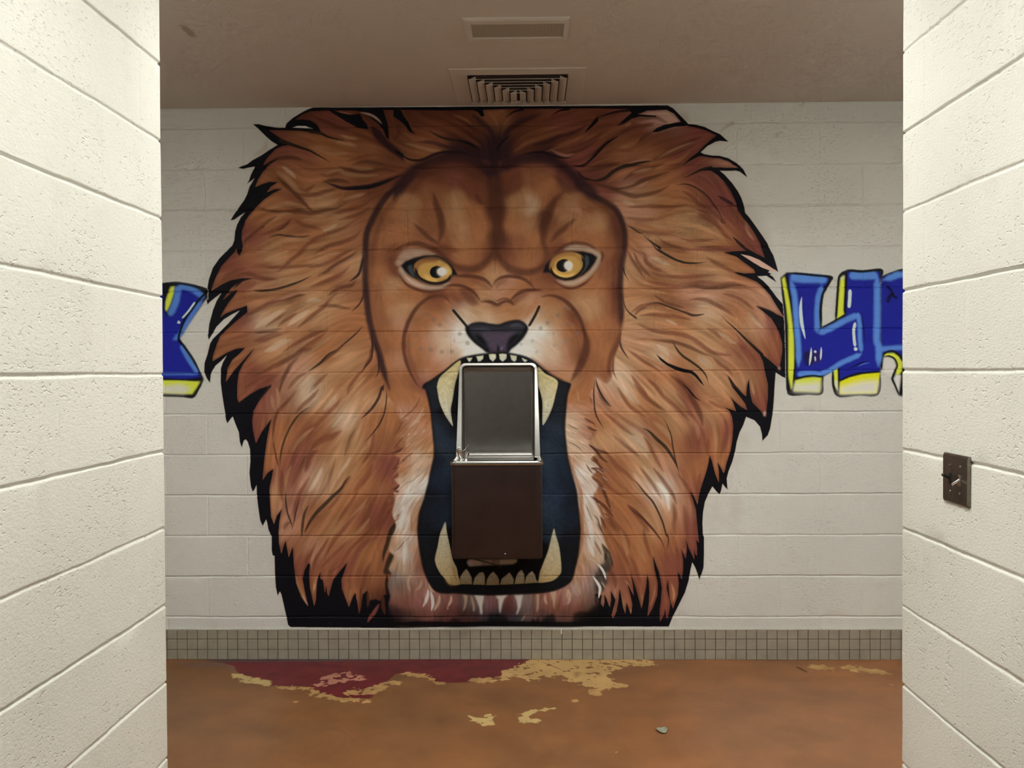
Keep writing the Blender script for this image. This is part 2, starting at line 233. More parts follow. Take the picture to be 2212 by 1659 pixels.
FACEF = """B 200 850 r 500 850 r 650 780 z 850 850 r 400 1000 m 150 1130 f 650 1100 f 500 1000 m 150 1250 f 350 1250 m 720 1330 f 850 1200 o 950 1000 r 950 1350 o 750 1550 f 500 1450 m 100 1450 o 300 1450 m 950 1550 o 1100 900 d 1110 1200 d 1110 1500 d 1250 850 r 1550 800 m 1480 1080 f 1650 950 o 1350 1150 f 1300 1300 o 1450 1300 f 1500 1500 o 1350 1550 m 1650 1300 d 1750 1050 m 1900 1120 f 1850 1250 f 1750 1350 m 2080 1320 f 1950 1430 o 2100 1150 m 1900 850 d 1700 1500 m 2150 1480 o
C 60 1100 m 100 1300 l 200 1200 m 300 1300 r 100 1500 o 250 1500 m 350 1450 d
A 2000 1300 m 2100 1150 o 2150 1400 o 1950 1500 o 1900 1600 m
D 1950 100 m 2100 100 r 2150 250 r 1950 300 o 2100 450 l 2050 600 o 2150 700 l 2000 850 m 1900 700 m 2100 950 o 2000 1100 m 2100 1250 o 2050 1450 m 1900 500 m
E 100 500 o 250 550 o 450 520 r 150 700 l 80 850 p 60 1050 o 60 1250 p 150 1450 m 80 1400 o 600 350 m 750 370 m 900 400 o 1000 500 l 1090 300 l 1090 200 o 1250 400 p 1400 430 o 1300 480 o 1100 560 p 700 500 o 800 560 m 700 600 z 900 700 l 750 700 w 1000 720 l 1100 660 o 1250 680 o 1400 650 l 1500 600 p 800 800 w 1000 780 w 1200 760 l 1400 720 o 1550 400 m 1600 450 m 1650 350 r 1450 150 o 1300 200 m 1550 100 m 850 100 o 700 60 o 900 200 m 1000 80 r 1200 80 r 1090 100 d 550 650 o 400 650 m 500 580 r 620 700 m 1700 550 m 1850 550 m 2000 600 l 2100 700 l 2050 500 o 2150 900 o 2150 1100 m 2150 1300 m 2050 1450 m 2150 1500 o 100 100 m 550 80 r 1750 80 r
E 300 900 o 250 1050 o 200 800 m 450 800 o 600 850 p 650 780 w 500 950 w 700 900 W 550 1050 w 720 1000 W 650 1100 w 800 1080 W 900 1120 W 400 1000 p 300 1150 o 400 1150 p 550 1180 w 250 1300 m 350 1280 o 500 1260 p 350 1400 p 300 1470 z 450 1350 o 600 1240 p
E 1500 800 w 1500 950 W 1450 1050 W 1600 1050 w 1350 1120 W 1500 1170 W 1600 950 W 1650 750 l 1750 700 l 1700 620 o 1600 650 l 1850 750 m 1750 850 l 1900 900 o 1750 1000 w 1850 1000 o 1950 1000 m 1700 1150 w 1850 1150 p 1950 1150 m 1750 1250 w 1850 1300 p 1900 1250 o 1700 1320 p 1800 1400 o 1880 1430 l 2000 1200 d 2000 900 r 1950 750 r 1550 1230 w
F 60 100 m 200 100 m 200 300 m 300 200 r 100 450 o 60 600 l 50 700 l 180 600 m 300 500 r 150 800 o 250 750 m 60 950 o 150 1100 o 250 1000 m 100 1250 m 200 1200 o 50 1350 m 200 1400 m 300 1350 r 350 700 r
H 60 100 o 200 150 o 150 300 p 200 400 p 330 350 o 300 550 p 200 600 l 350 600 o 380 700 l 100 450 m 50 650 m 100 700 o 250 800 w 150 800 p 300 880 w 250 1000 w 100 900 o 350 900 p 300 1070 W 150 1080 w 200 1200 W 120 1350 W 100 1500 W 250 1250 l 230 1400 o 220 1550 l 60 1200 p 30 1350 l
H 1980 120 o 2080 100 o 2000 300 p 1950 400 w 2050 400 p 2150 300 p 1930 520 w 2050 550 p 1950 650 w 2050 700 w 2150 700 p 2000 800 w 2100 850 w 1950 850 o 2000 950 W 2100 1000 w 2050 1100 W 2180 1100 p 2020 1130 o 2100 1250 W 2050 1350 l 2150 1350 w 2100 1500 w 2180 1550 w
I 50 250 o 50 450 m 100 600 r 50 800 w 30 900 W 100 900 p 60 1100 W 60 1300 W 100 1250 p 60 1500 W
K 100 150 W 220 200 l 200 50 W 100 300 W 50 350 w 230 400 o 60 420 w 150 520 W 60 550 l 200 600 o 120 700 W 60 750 l 250 750 m 150 850 w 280 850 z 200 950 #8a6a58 100 1050 #7d5a4a 280 950 #946856 60 950 #7a6a60 250 1080 #84584a 350 1150 #96665c 150 1200 #7a4a3c 450 1200 #8a5a50 350 1300 #7a4a40 600 1150 #80544a 600 1300 #6a3c34 500 1400 #482a26 800 1200 #5c4440 850 1150 #74605a 900 1300 #3c2c2e 950 1200 #806868 1050 1200 #6e3c3a 1100 1180 #80605c 1250 1230 #6c3430 1200 1300 #3c2e30 1100 1350 #2c282e 1400 1180 #806e68 1450 1270 #6e5a56 1600 1180 #885a4c 1550 1300 #6a3e34 1800 1130 #946a5c 1750 1250 #84503c 1950 1080 #946c60 1950 1200 #84564a 2080 1050 #8a6a60 2100 1150 #84584c 2000 1250 #7a4530 1900 1350 #5c3830 1650 1370 #383030 1350 1400 #34343a 1100 1420 #24252c 800 1380 #4a2c26 700 1400 #3c2422 300 1380 #5c382e 150 1380 #4a302a 60 1380 #34221e
K 2080 150 W 2060 350 l 2150 250 w 2180 400 w 2050 500 o 2150 550 W 2050 650 o 2180 650 w 2020 750 l 2120 800 l 2190 750 w 1980 880 l 2080 900 p 2180 880 #8a6e68
L 480 350 m 420 450 l 300 200 w 350 330 W 280 330 l 380 500 W 300 500 o 400 620 W 330 620 w 460 600 l 280 700 l 380 720 w 480 720 w 300 820 #967060 400 800 #9a7c74 460 850 #7a6a66 250 900 #9c7458 350 950 #8a6a5c 430 950 #70706c 250 1050 #94705f 400 1080 #685a52 100 1070 #9a6e5e 40 1150 #8a5040 180 1150 #946e64 300 1150 #8c6a58 380 1180 #5e4a3a 180 1250 #7a4834 300 1250 #56372a 60 1280 #6a4236 100 1380 #4c3632 250 1350 #30201e 380 1300 #1e1414 450 1250 #1a1214"""
FACEP = """B 1090 640 1000 625 850 590 700 560 500 600 350 640 200 700 60 830 A 2100 940 1960 1090 1850 1300 1790 1500 D 1775 200 1780 450 1815 700 1850 900 1890 1020 1960 1200 2005 1400 2030 1600
G 2100 200 2150 330 2190 450 2120 600 2190 700 2100 760 2170 800 2130 900 2160 1000 2110 1030 2165 1090 2110 1150 2120 1250 2090 1400 J 1775 350 1735 500 1700 650 1760 700 1700 850 1740 900 1695 1000 1720 1150 1700 1250 1780 1400 1790 1478 K 560 1465 1000 1463 1500 1462 L 300 1463 420 1400 470 1200 420 1120 520 1080 560 900 610 750 560 620 520 500 500 350 490 250
I 90 1290 60 1200 110 1100 40 1000 130 900 30 810 150 700 20 640 80 520 0 370 60 250 20 100 F 60 1550 90 1430 200 1500 270 1400 290 1230 330 1100 370 950 400 820 390 700 380 560 375 400 385 200 405 50 C 420 1480 400 1300 330 1140 200 1040 60 950 B 2150 950 1980 800 1850 680 1700 620 1550 590 1350 590 1200 620"""
MOUTHP = """E 312 1545 330 1500 400 1460 470 1410 560 1345 650 1270 740 1215 860 1185 1010 1165 1130 1155 1250 1163 1400 1193 1500 1237 1620 1335 1740 1420 1850 1470 1918 1497
H 1915 20 1882 130 1866 300 1856 480 1870 650 1890 800 1930 960 1975 1130 2000 1300 2015 1450 K 2024 400 2020 500 2000 700 1960 860 1945 930 1895 1005 1750 1078 1550 1110 1300 1120 1100 1130 900 1126 700 1110 510 1105 420 1050 340 900 290 700 262 500 260 380 280 230 330 80
H 350 1150 370 1080 400 930 430 800 437 700 430 600 415 450 400 300 370 150 340 50"""
MOUTHF = """E 400 1550 #1b1c22 1850 1550 #1b1c22 900 1230 K
H 400 100 #1c1f28 600 480 #1a1d26 500 550 #26303e 560 650 #2a3440 480 850 #181c26 580 930 #263040 500 1050 #1e2838 400 1200 #151820 550 1200 #1c2430 450 1400 #1b2230 350 1400 #16181e 660 300 K 700 150 K 650 420 #14151a 640 750 #2c3742 1590 300 K 1620 500 #222a34 1720 480 #28323e 1800 350 #1c2028 1830 150 #1a1c22 1800 650 #1c2532 1700 700 #2a3644 1650 900 #2a3848 1800 900 #1c2636 1700 1050 #263447 1850 1050 #1a2130 1750 1250 #26354a 1900 1300 #171c26 1700 1450 #283646 1850 1450 #1a2230 1620 1300 #303f50
K 400 200 #1a202c 500 260 #1e2836 330 500 #16181e 380 750 #15161b 450 950 #131418 600 1060 #101014 600 250 #1f2a38 630 500 K 700 800 K 1000 830 K 1000 1070 #101015 1500 1060 #111116 1900 700 #14151a 1900 900 #14151a 1950 500 #16181e 1900 250 #1a2230 1750 250 #2a3846 1640 200 #303e4e 1680 400 #232d38 1600 700 K 1550 850 K 1780 1040 #121217"""
MANES = """
S d 10 .8 7 | A 840 810 940 900 1040 990 1130 1090 1230 1190
S r 9 .7 7 | A 1250 900 1150 960 1060 930
S r 9 .8 6 | A 1500 935 1380 970 1270 1000 1160 1010 1080 990
S d 10 .75 7 | A 620 1140 760 1175 920 1195 1080 1185 1200 1205 1330 1180 1480 1150 1600 1090
S r 9 .7 7 | A 1250 1200 1400 1220 1560 1180 1750 1130 1860 1060
S d 9 .75 6 | A 1340 870 1420 850 1520 850 1640 880
S l 10 .7 7 | A 1180 1110 1300 1130 1420 1090 1520 1040
S l 12 .6 8 | A 840 760 950 830 1060 950 1150 980
S w 8 .5 6 | A 900 700 980 760 1050 830
S l 9 .6 7 | A 1560 1060 1700 1020 1800 990
S r 8 .7 6 | A 1300 780 1400 800 1520 760 1650 740 1800 745 1950 700
S d 8 .7 6 | A 1500 700 1650 740 1800 760 2000 730 2150 760
S l 7 .6 5 | A 1650 715 1760 725 1900 720
S l 8 .5 6 | A 1360 780 1500 740 1600 780 1800 800 1950 790
S r 7 .6 6 | A 1600 640 1750 600 1900 570 2050 600
S d 9 .6 7 | A 1650 680 1780 650 1900 660 2050 690
S z 12 .6 8 | A 860 560 1000 500 1100 520 1200 580
S d 9 .7 6 | A 760 640 880 610 1000 600 1120 630
S l 9 .6 7 | A 1480 440 1580 450 1700 480
S l 8 .6 6 | A 1180 480 1300 510 1450 560 1600 560
S r 10 .7 7 | A 1650 340 1780 380 1900 430 2050 500 2180 600
S d 12 .8 8 | A 1850 300 1930 400 2030 480 2150 560 2212 640
S l 6 .6 5 | A 1530 360 1620 390 1720 400
S d 9 .7 7 | A 1250 170 1400 230 1500 280 1620 310
S l 8 .6 6 | A 640 1350 760 1290 900 1220 1020 1210
S l 10 .6 7 | A 720 1160 860 1120 980 1100 1100 1120
S r 8 .7 5 | A 470 1520 560 1440 640 1380 740 1300 850 1230
S d 4 .8 3 e | A 470 1530 560 1450 640 1385 700 1350
S r 8 .7 6 | A 650 1440 780 1400 900 1340 1000 1260
S d 5 .8 3 | A 840 1400 920 1350 1010 1260
S x 5 .8 3 | A 740 1480 850 1440 960 1450 1080 1465 1210 1445
S r 9 .6 6 | A 1020 1260 1100 1320 1200 1350 1330 1380
S l 9 .6 6 | A 1120 1280 1250 1260 1400 1220 1520 1230
S w 7 .5 5 | A 1330 1400 1420 1370 1500 1320
S r 9 .7 6 | A 1050 1656 1150 1560 1260 1480 1400 1420 1560 1360 1700 1280
S l 10 .6 6 | A 780 1560 900 1500 1060 1490 1200 1500
S l 9 .6 6 | A 1160 1600 1300 1550 1420 1500
S r 9 .7 6 | A 1250 1640 1400 1560 1550 1520 1680 1460 1760 1380
S r 8 .7 6 | A 1500 1280 1620 1250 1760 1200 1850 1130
S m 8 .6 6 | A 900 1440 1050 1400 1200 1410
S d 10 .75 6 | A 1700 950 1850 920 1980 870 2100 820 2212 760
S r 9 .7 6 | A 1780 1010 1900 960 2050 900 2150 850
S d 10 .6 6 | B 0 420 60 330 40 230 0 150
S r 8 .7 6 | B 60 130 160 260 260 330 400 390 550 450 640 500
S u 9 .7 6 | B 250 430 420 440 560 480 700 500
S l 8 .5 6 | B 120 450 240 480 380 520 520 530
S m 8 .6 6 | B 120 330 220 400 350 420
S r 10 .7 7 | B 400 200 560 240 700 330 850 420 950 480
S m 8 .6 6 | B 650 140 760 190 850 250
S d 7 .7 4 | B 670 180 780 230 870 300 950 360
S u 12 .7 8 | B 850 130 950 220 1050 320 1090 450
S u 12 .7 8 | B 1600 120 1400 200 1250 300 1180 420 1120 520
S u 20 .85 12 | B 1090 380 1085 480 1090 600 1085 700
S m 9 .6 6 | B 1330 430 1450 360 1600 310 1800 260
S m 9 .6 6 | B 1300 540 1430 450 1600 390 1750 340 1900 330
S d 9 .7 6 | B 1300 560 1450 500 1600 450 1750 440 1900 380
S u 9 .7 6 | B 1500 470 1650 440 1780 380 1950 330 2100 250
S m 7 .6 5 | B 1650 540 1800 480 1950 420 2100 350
S z 9 .6 6 | B 1700 200 1850 160 2000 120 2150 130
S d 8 .7 6 | B 1850 560 2000 530 2150 450 2212 400
S z 9 .6 6 | B 1850 600 1950 640 2080 600 2180 540
S m 6 .6 5 | B 2040 440 2120 390 2200 350
S p 6 .5 5 | B 1700 520 1850 580 1950 560
S d 8 .7 6 | C 60 150 200 130 350 120
S m 8 .6 6 | C 120 400 220 330 350 280 450 250
S d 8 .7 5 | C 0 620 120 500 250 400 380 330 500 280 600 260 720 262
S d 7 .7 4 | C 500 470 600 380 700 330
S r 9 .7 6 | C 440 290 560 300 640 250 720 230
S o 9 .6 6 | C 280 530 380 490 500 450 560 400
S d 9 .6 7 | C 450 180 600 175 740 175 860 230
S l 5 .5 4 | C 400 260 470 230
S z 9 .6 6 | C 650 400 800 350 950 300 1100 280 1250 310
S d 9 .7 5 | C 690 640 850 560 1000 480 1150 410 1240 380
S l 5 .6 4 | C 750 610 900 530 1040 470 1150 430
S d 5 .7 3 | C 700 650 900 580 1050 520 1180 450
S m 8 .6 6 | C 0 700 150 640 350 600 550 560 700 500
S r 9 .6 6 | C 20 640 180 560 330 520 500 540
S d 10 .8 6 | C 0 760 120 720 250 680 350 660
S p 5 .6 4 | C 270 720 400 680 560 640 700 620
S o 8 .6 5 | C 200 880 320 800 450 740 600 720 720 680
S d 9 .7 6 | C 380 840 550 740 700 710 850 660
S l 6 .5 5 | C 480 770 600 740 700 720
S r 8 .7 5 | C 880 740 1000 690 1080 620 1180 590
S o 8 .6 5 | C 700 740 850 680 1000 620 1100 540
S d 10 .8 6 | C 60 880 200 920 350 950 480 920 600 850 750 800 880 760
S p 7 .7 5 | C 330 960 480 940 600 890 650 860
S d 10 .7 6 | C 200 980 350 980 500 1020 650 1000 800 950 880 900
S l 9 .6 6 | C 370 1080 480 1090 560 1060 700 1050 900 1040
S w 8 .5 6 | C 370 1075 420 1080 500 1110
S r 9 .7 6 | C 440 1140 600 1130 760 1130 900 1140 1080 1110
S p 9 .7 6 | C 420 1170 520 1190 640 1210 780 1190
S m 9 .7 6 | C 420 1250 550 1280 700 1270 850 1230 1000 1200 1150 1180
S l 10 .6 6 | C 820 1260 950 1240 1100 1220 1200 1210
S o 9 .7 6 | C 430 1330 560 1330 700 1370 850 1400 1000 1380
S r 9 .7 6 | C 450 1340 600 1400 750 1420 900 1450 1050 1500 1250 1500 1400 1480
S l 9 .6 6 | C 650 1440 750 1470 900 1470 1000 1500 1150 1560
S r 8 .6 6 | C 740 1450 850 1530 1000 1580 1150 1600
S r 9 .7 5 | C 1020 960 1120 1020 1200 1100 1330 1160
S r 9 .7 6 | C 1170 1200 1300 1260 1400 1340 1480 1430 1560 1500
S l 10 .6 7 | C 1100 1280 1200 1300 1300 1360 1400 1420 1500 1540
S d 7 .6 4 | C 1150 920 1250 1000 1340 1100 1400 1180
S r 8 .7 6 | C 1500 920 1550 1000 1600 1080
S m 7 .7 5 | C 1600 1200 1700 1300 1780 1400 1830 1500
S p 7 .6 5 | C 1700 1280 1730 1400 1800 1500
S z 9 .7 6 | C 950 1620 1150 1600 1350 1580 1600 1600 1750 1580
S r 8 .7 6 | D 560 240 700 230 850 240 1000 230 1150 220 1300 210
S r 8 .7 6 | D 850 290 930 220 1010 150 1100 80 1180 20
S o 8 .6 5 | D 1000 220 1150 180 1300 120 1450 70
S l 10 .6 7 | D 700 160 850 130 960 60
S l 8 .6 6 | D 1150 180 1300 150 1420 100 1550 80
S r 9 .7 6 | D 1180 240 1300 220 1450 160 1550 100 1650 50
S d 9 .7 6 | D 1280 330 1380 280 1500 200 1620 130 1720 60
S p 6 .6 5 | D 1420 270 1550 200 1650 140 1720 100
S r 9 .7 5 | D 1200 450 1330 400 1450 350 1560 290 1630 230
S l 7 .6 5 | D 1050 480 1200 420 1350 350 1450 310
S d 9 .6 6 | D 570 350 700 355 800 370 870 375
S r 9 .7 6 | D 400 330 500 300 600 330 750 380 850 390
S l 9 .7 6 | D 580 470 680 430 800 400 900 380 1000 330 1100 290
S o 8 .6 5 | D 880 350 1000 320 1150 290 1300 250 1380 230
S l 7 .6 5 | D 1130 340 1230 290 1350 240
S r 9 .6 6 | D 240 380 320 320 400 280 500 250
S o 8 .6 6 | D 300 430 400 390 500 400
S z 9 .6 5 | D 330 520 450 480 560 440 620 400
S m 9 .6 6 | D 350 600 500 570 700 560 850 530 960 510
S d 9 .75 5 | D 700 640 820 600 950 570 1050 545 1150 530
S p 6 .6 5 | D 600 720 720 650 850 590 1000 540 1100 510
S r 10 .7 6 | D 500 760 620 700 750 640 900 590
S l 10 .7 6 | D 650 800 780 740 900 680 1000 640
S w 11 .6 7 | D 600 900 680 840 780 780 880 720 940 700
S r 8 .7 5 | D 720 880 820 810 920 750 1050 690 1150 650
S l 8 .6 5 | D 880 790 1000 700 1120 640 1250 590
S w 8 .6 6 | D 1150 620 1230 590 1330 600
S r 9 .7 6 | D 850 880 950 800 1060 730
S w 11 .6 7 | D 960 870 1050 800 1150 730 1200 700
S r 9 .75 5 | D 1060 900 1150 820 1250 740 1350 660 1430 580 1500 500
S d 8 .6 6 | D 1280 660 1400 650 1500 660 1640 690
S l 8 .6 6 | D 1220 890 1280 820 1350 760 1420 720
S l 9 .6 6 | D 1400 620 1480 560 1580 520
S d 9 .7 6 | D 1400 540 1480 480 1560 450 1650 430 1700 380
S d 8 .6 6 | D 600 940 750 930 900 900
S r 14 .7 8 | D 590 1040 700 1010 820 970 900 960
S l 7 .6 5 | D 750 1040 880 1000 1000 970
S w 13 .65 8 | D 710 1150 800 1110 900 1050 1000 1020
S r 9 .7 5 | D 900 1160 1000 1090 1100 1030 1200 980 1300 940 1400 910
S p 7 .6 5 | D 1050 1110 1150 1050 1250 990
S r 9 .7 5 | D 1050 1160 1180 1080 1300 1000 1380 940
S d 12 .7 8 | D 820 1330 930 1250 1040 1190 1120 1140 1220 1110
S l 10 .6 7 | D 1180 1180 1280 1090 1380 1020 1450 960
S r 10 .6 6 | D 700 1370 820 1300 950 1220
S p 9 .6 6 | D 960 1350 1060 1280 1160 1210 1250 1160
S d 9 .7 6 | D 860 1600 900 1480 940 1380 1000 1280 1080 1210
S l 12 .6 8 | D 1450 1200 1550 1180 1650 1160
S l 9 .6 6 | D 1330 1350 1450 1290 1560 1250
S d 6 .7 4 | D 1280 1310 1400 1210 1500 1130 1600 1030
S r 8 .7 5 | D 490 1550 600 1470 700 1420 820 1390
S r 9 .7 5 | D 560 1600 680 1500 800 1420
S p 9 .6 5 | D 900 1600 930 1500 980 1420
S w 14 .6 8 | D 1100 1600 1160 1500 1250 1420
S r 8 .7 5 | D 960 1560 1020 1480 1080 1420 1160 1380
S r 9 .7 6 | D 1190 1600 1250 1520 1340 1430 1390 1390
S o 9 .6 6 | D 1450 1560 1550 1480 1650 1420 1700 1380
S r 8 .7 5 | D 1580 1600 1650 1500 1720 1400 1790 1340
S l 8 .6 5 | D 1620 1600 1700 1520 1800 1430
S d 7 .6 5 | F 430 60 470 140 520 220 570 300 620 360
S r 8 .7 5 | F 500 80 540 180 600 260 680 330
S l 7 .6 5 | F 440 290 520 350 600 400 680 420
S r 9 .6 6 | F 480 40 600 100 640 190 740 260 860 300
S w 9 .6 6 | F 660 130 740 150 820 190 900 220
S l 8 .6 5 | F 700 230 850 230 1000 260 1200 280 1400 270
S r 8 .6 5 | F 680 290 850 330 1000 340 1200 330 1400 320
S z 9 .6 6 | F 1250 60 1400 50 1550 45 1650 50
S r 9 .7 6 | F 1280 130 1400 200 1520 260 1620 310
S l 8 .5 6 | F 1050 60 1200 80 1350 110 1500 130
S r 8 .6 6 | F 650 390 800 420 950 440 1050 420
S d 9 .75 6 | F 1000 450 1150 440 1300 455 1450 450 1600 430 1720 440
S r 9 .6 6 | F 1050 420 1250 400 1450 420 1600 400
S p 7 .6 5 | F 1000 510 1150 540 1250 520 1400 490
S p 7 .6 5 | F 1450 480 1550 470 1700 500 1820 560
S l 6 .6 4 | F 500 460 620 490 720 500 850 520
S d 7 .6 5 | F 700 530 780 580 850 620 950 650 1050 680
S r 9 .7 5 | F 1090 590 1200 580 1300 600 1420 660 1520 720 1600 780
S l 10 .6 6 | F 1200 700 1320 680 1420 730
S r 8 .6 5 | F 1450 520 1600 560 1700 620 1800 700
S l 7 .6 5 | F 1700 500 1820 550 1920 620 2000 700
S z 10 .6 6 | F 1900 720 1950 800 2000 900 2030 1000
S w 8 .5 5 | F 1740 720 1790 800 1850 860 1900 900
S l 8 .6 5 | F 1680 640 1740 740 1760 850 1780 950
S r 9 .7 6 | F 470 720 550 670 650 640 760 640 850 680
S d 6 .6 4 | F 500 760 560 700 640 670
S p 7 .6 5 | F 470 650 560 620 640 610
S r 9 .7 6 | F 560 760 700 750 850 760 1000 780 1120 810
S l 7 .6 5 | F 480 800 600 850 700 890 800 910
S w 6 .5 4 | F 830 800 900 830 970 860
S r 9 .7 6 | F 540 850 680 910 820 940 950 950 1100 970
S p 7 .7 4 | F 480 950 560 970 650 970 760 980
S o 9 .6 6 | F 500 1020 650 1010 800 1030 950 1060
S d 8 .7 5 | F 680 1020 800 1030 950 1050 1100 1100 1250 1170 1350 1200
S r 10 .7 6 | F 920 960 1100 1000 1200 1060 1330 1150 1450 1180 1560 1190
S l 9 .6 6 | F 1200 950 1300 1020 1400 1100 1500 1160
S w 8 .5 5 | F 1380 930 1480 980 1550 1040 1600 1060
S r 8 .6 5 | F 1280 890 1380 950 1450 1020
S w 9 .6 6 | F 730 1070 800 1110 850 1150 870 1200
S l 6 .6 4 | F 860 1080 900 1120 980 1180
S w 14 .5 8 | F 1180 1200 1280 1270 1350 1330
S r 8 .6 6 | F 1350 1200 1430 1290 1520 1350 1560 1420
S r 8 .7 5 | F 430 1130 500 1180 600 1250 720 1320 780 1360
S m 8 .6 5 | F 560 1180 650 1230 760 1290 850 1340
S l 7 .6 5 | F 480 1250 580 1320 680 1360
S z 9 .6 6 | F 1600 950 1680 1080 1760 1170 1820 1280 1850 1370
S z 9 .7 6 | F 1620 1050 1700 1150 1760 1250
S r 10 .7 6 | F 880 1400 980 1470 1080 1560 1120 1640
S d 8 .7 6 | F 950 1440 1020 1500 1060 1570
S l 8 .6 5 | F 1300 1380 1380 1450 1450 1540 1480 1620
S r 9 .7 5 | F 470 1400 530 1490 600 1570 650 1640
S w 10 .6 6 | F 330 1470 380 1540 420 1620
S l 8 .6 5 | F 560 1480 650 1560 720 1640
S r 8 .7 5 | F 640 1440 740 1530 820 1620
S l 6 .6 4 | F 800 1450 900 1540 980 1630
S l 6 .6 4 | F 1760 1450 1780 1550 1800 1620
S r 8 .7 5 | I 320 30 380 130 450 230 540 300 620 360
S w 13 .6 7 | I 360 0 420 80 500 170 560 220
S r 9 .7 5 | I 500 0 580 90 660 170 760 240 850 290
S l 11 .6 7 | I 600 20 700 110 800 190 920 260
S r 9 .7 5 | I 720 30 800 120 900 200 1000 290 1100 400
S l 10 .6 6 | I 900 60 980 150 1060 240 1120 320
S d 12 .75 7 | I 1060 60 1120 150 1180 260 1220 360 1240 450
S z 9 .7 6 | I 960 100 1050 200 1120 330 1200 450 1250 560 1260 680
S p 9 .5 6 | I 1080 330 1140 400 1180 480 1190 600
S l 9 .6 6 | I 1280 330 1350 420 1380 530 1390 650 1380 730
S z 12 .6 8 | I 1480 380 1500 500 1480 620 1440 760
S r 8 .6 5 | I 1300 180 1400 230 1500 260
S r 8 .6 6 | I 1300 580 1290 700 1300 780
S m 9 .6 6 | I 560 330 650 430 750 500 850 590 920 700 960 800
S r 9 .6 6 | I 300 300 400 380 520 460 620 540 700 640
S l 9 .6 6 | I 700 400 800 480 880 560 900 640
S r 8 .7 6 | I 160 300 260 370 380 470 500 560
S l 8 .5 6 | I 240 420 330 500 420 580 520 660 600 740
S w 14 .6 8 | I 470 560 540 620 600 700 640 800
S r 8 .7 5 | I 600 560 660 650 700 740 760 850 820 950
S p 6 .7 4 | I 740 740 800 850 850 950 900 1050
S l 6 .6 4 | I 140 520 180 600 240 680 280 760
S r 8 .6 5 | I 260 540 350 620 450 700 560 780
S w 11 .6 6 | I 600 880 680 980 760 1090 840 1190
S W 9 .7 5 | I 740 1060 800 1120 850 1200 870 1300 880 1370
S r 9 .7 5 | I 700 900 780 1000 850 1100 920 1200 960 1300
S r 8 .6 5 | I 560 900 640 1000 720 1110 800 1250
S w 8 .5 5 | I 490 960 560 1040 640 1110
S r 9 .6 5 | I 980 980 1040 1060 1100 1150 1140 1280 1160 1400
S p 7 .6 5 | I 960 1000 1010 1080 1040 1160
S r 7 .5 5 | I 1220 960 1190 1080 1180 1200
S z 12 .6 8 | I 1040 1300 1060 1420 1080 1550 1090 1640
S r 9 .6 6 | I 920 1280 940 1400 930 1520 950 1640
S m 9 .6 6 | I 200 900 280 1000 380 1100 450 1180
S r 8 .7 6 | I 120 940 200 1080 280 1150 400 1230
S r 10 .7 6 | I 160 700 240 790 330 890 430 980 500 1060
S m 10 .6 6 | I 180 1300 240 1420 280 1550
S r 12 .7 8 | I 430 1310 520 1400 600 1500 660 1600
S l 8 .5 6 | I 430 1230 540 1320 640 1430 700 1530
S r 8 .6 6 | I 180 1400 240 1500 320 1600
S l 6 .6 4 | G 830 30 860 130 850 250
S r 8 .7 5 | G 1060 60 980 160 900 240 840 320 810 420 800 520
S d 5 .7 3 | G 860 260 830 350 810 450 790 600
S p 8 .6 5 | G 780 120 800 220 820 290
S w 12 .6 7 | G 1240 20 1180 110 1120 190
S r 9 .7 5 | G 1300 50 1220 140 1120 230 1040 320
S l 9 .6 6 | G 1450 60 1380 150 1300 250 1200 330
S r 9 .7 5 | G 1680 20 1580 120 1480 230 1380 330 1280 430 1200 540 1150 640
S w 9 .5 6 | G 1500 100 1420 200 1350 280
S r 14 .75 8 | G 1540 500 1440 560 1340 600 1260 650 1200 720
S r 12 .8 7 | G 1290 710 1220 760 1180 850 1150 950
S l 9 .6 6 | G 1600 60 1560 160 1500 270
S r 8 .6 5 | G 1300 400 1180 480 1100 580 1040 700 1000 820
S l 8 .5 5 | G 1250 470 1150 540 1060 640 1010 740
S w 9 .6 6 | G 1550 330 1500 400 1440 470
S l 8 .7 5 | G 1760 380 1720 500 1680 600 1640 700 1620 800
S r 7 .6 5 | G 1700 470 1640 570 1600 680 1570 780
S w 7 .6 5 | G 1640 780 1590 870 1530 950 1500 1030
S l 7 .7 5 | G 1860 560 1830 650 1750 740 1700 820
S r 9 .7 6 | G 1900 480 1880 620 1840 750 1760 860
S w 12 .6 7 | G 1330 900 1280 1000 1240 1090 1180 1170
S r 9 .7 5 | G 1150 770 1100 900 1050 1000 1000 1120
S l 8 .6 5 | G 1450 820 1390 950 1330 1080 1280 1180
S p 6 .6 4 | G 1230 930 1150 1020 1080 1120
S r 8 .6 5 | G 1480 800 1440 920 1400 1050 1350 1150 1290 1250
S r 10 .7 6 | G 890 930 900 1040 890 1150 900 1270
S r 9 .7 6 | G 1200 1000 1140 1100 1080 1200 1040 1330 1030 1480
S l 7 .6 5 | G 1000 870 950 1000 930 1120
S l 6 .5 4 | G 850 850 840 1000 830 1150 840 1300
S r 12 .7 7 | G 1880 860 1820 980 1740 1080 1660 1180
S l 9 .5 6 | G 1780 800 1700 900 1620 1000 1560 1100
S r 9 .6 6 | G 1650 1000 1560 1100 1480 1250 1400 1350
S r 10 .7 6 | G 1940 1150 1880 1280 1820 1400 1740 1520
S l 8 .5 5 | G 1820 1230 1740 1350 1650 1450 1560 1550
S r 8 .6 5 | G 1720 1130 1660 1260 1580 1370 1500 1480
S m 8 .7 5 | G 1440 1370 1350 1450 1270 1560 1200 1640
S z 8 .6 5 | G 1300 1410 1200 1500 1130 1600
S o 6 .5 4 | G 1400 1290 1300 1380 1220 1470
S r 9 .7 6 | G 2040 1300 2000 1400 1960 1520 1930 1640
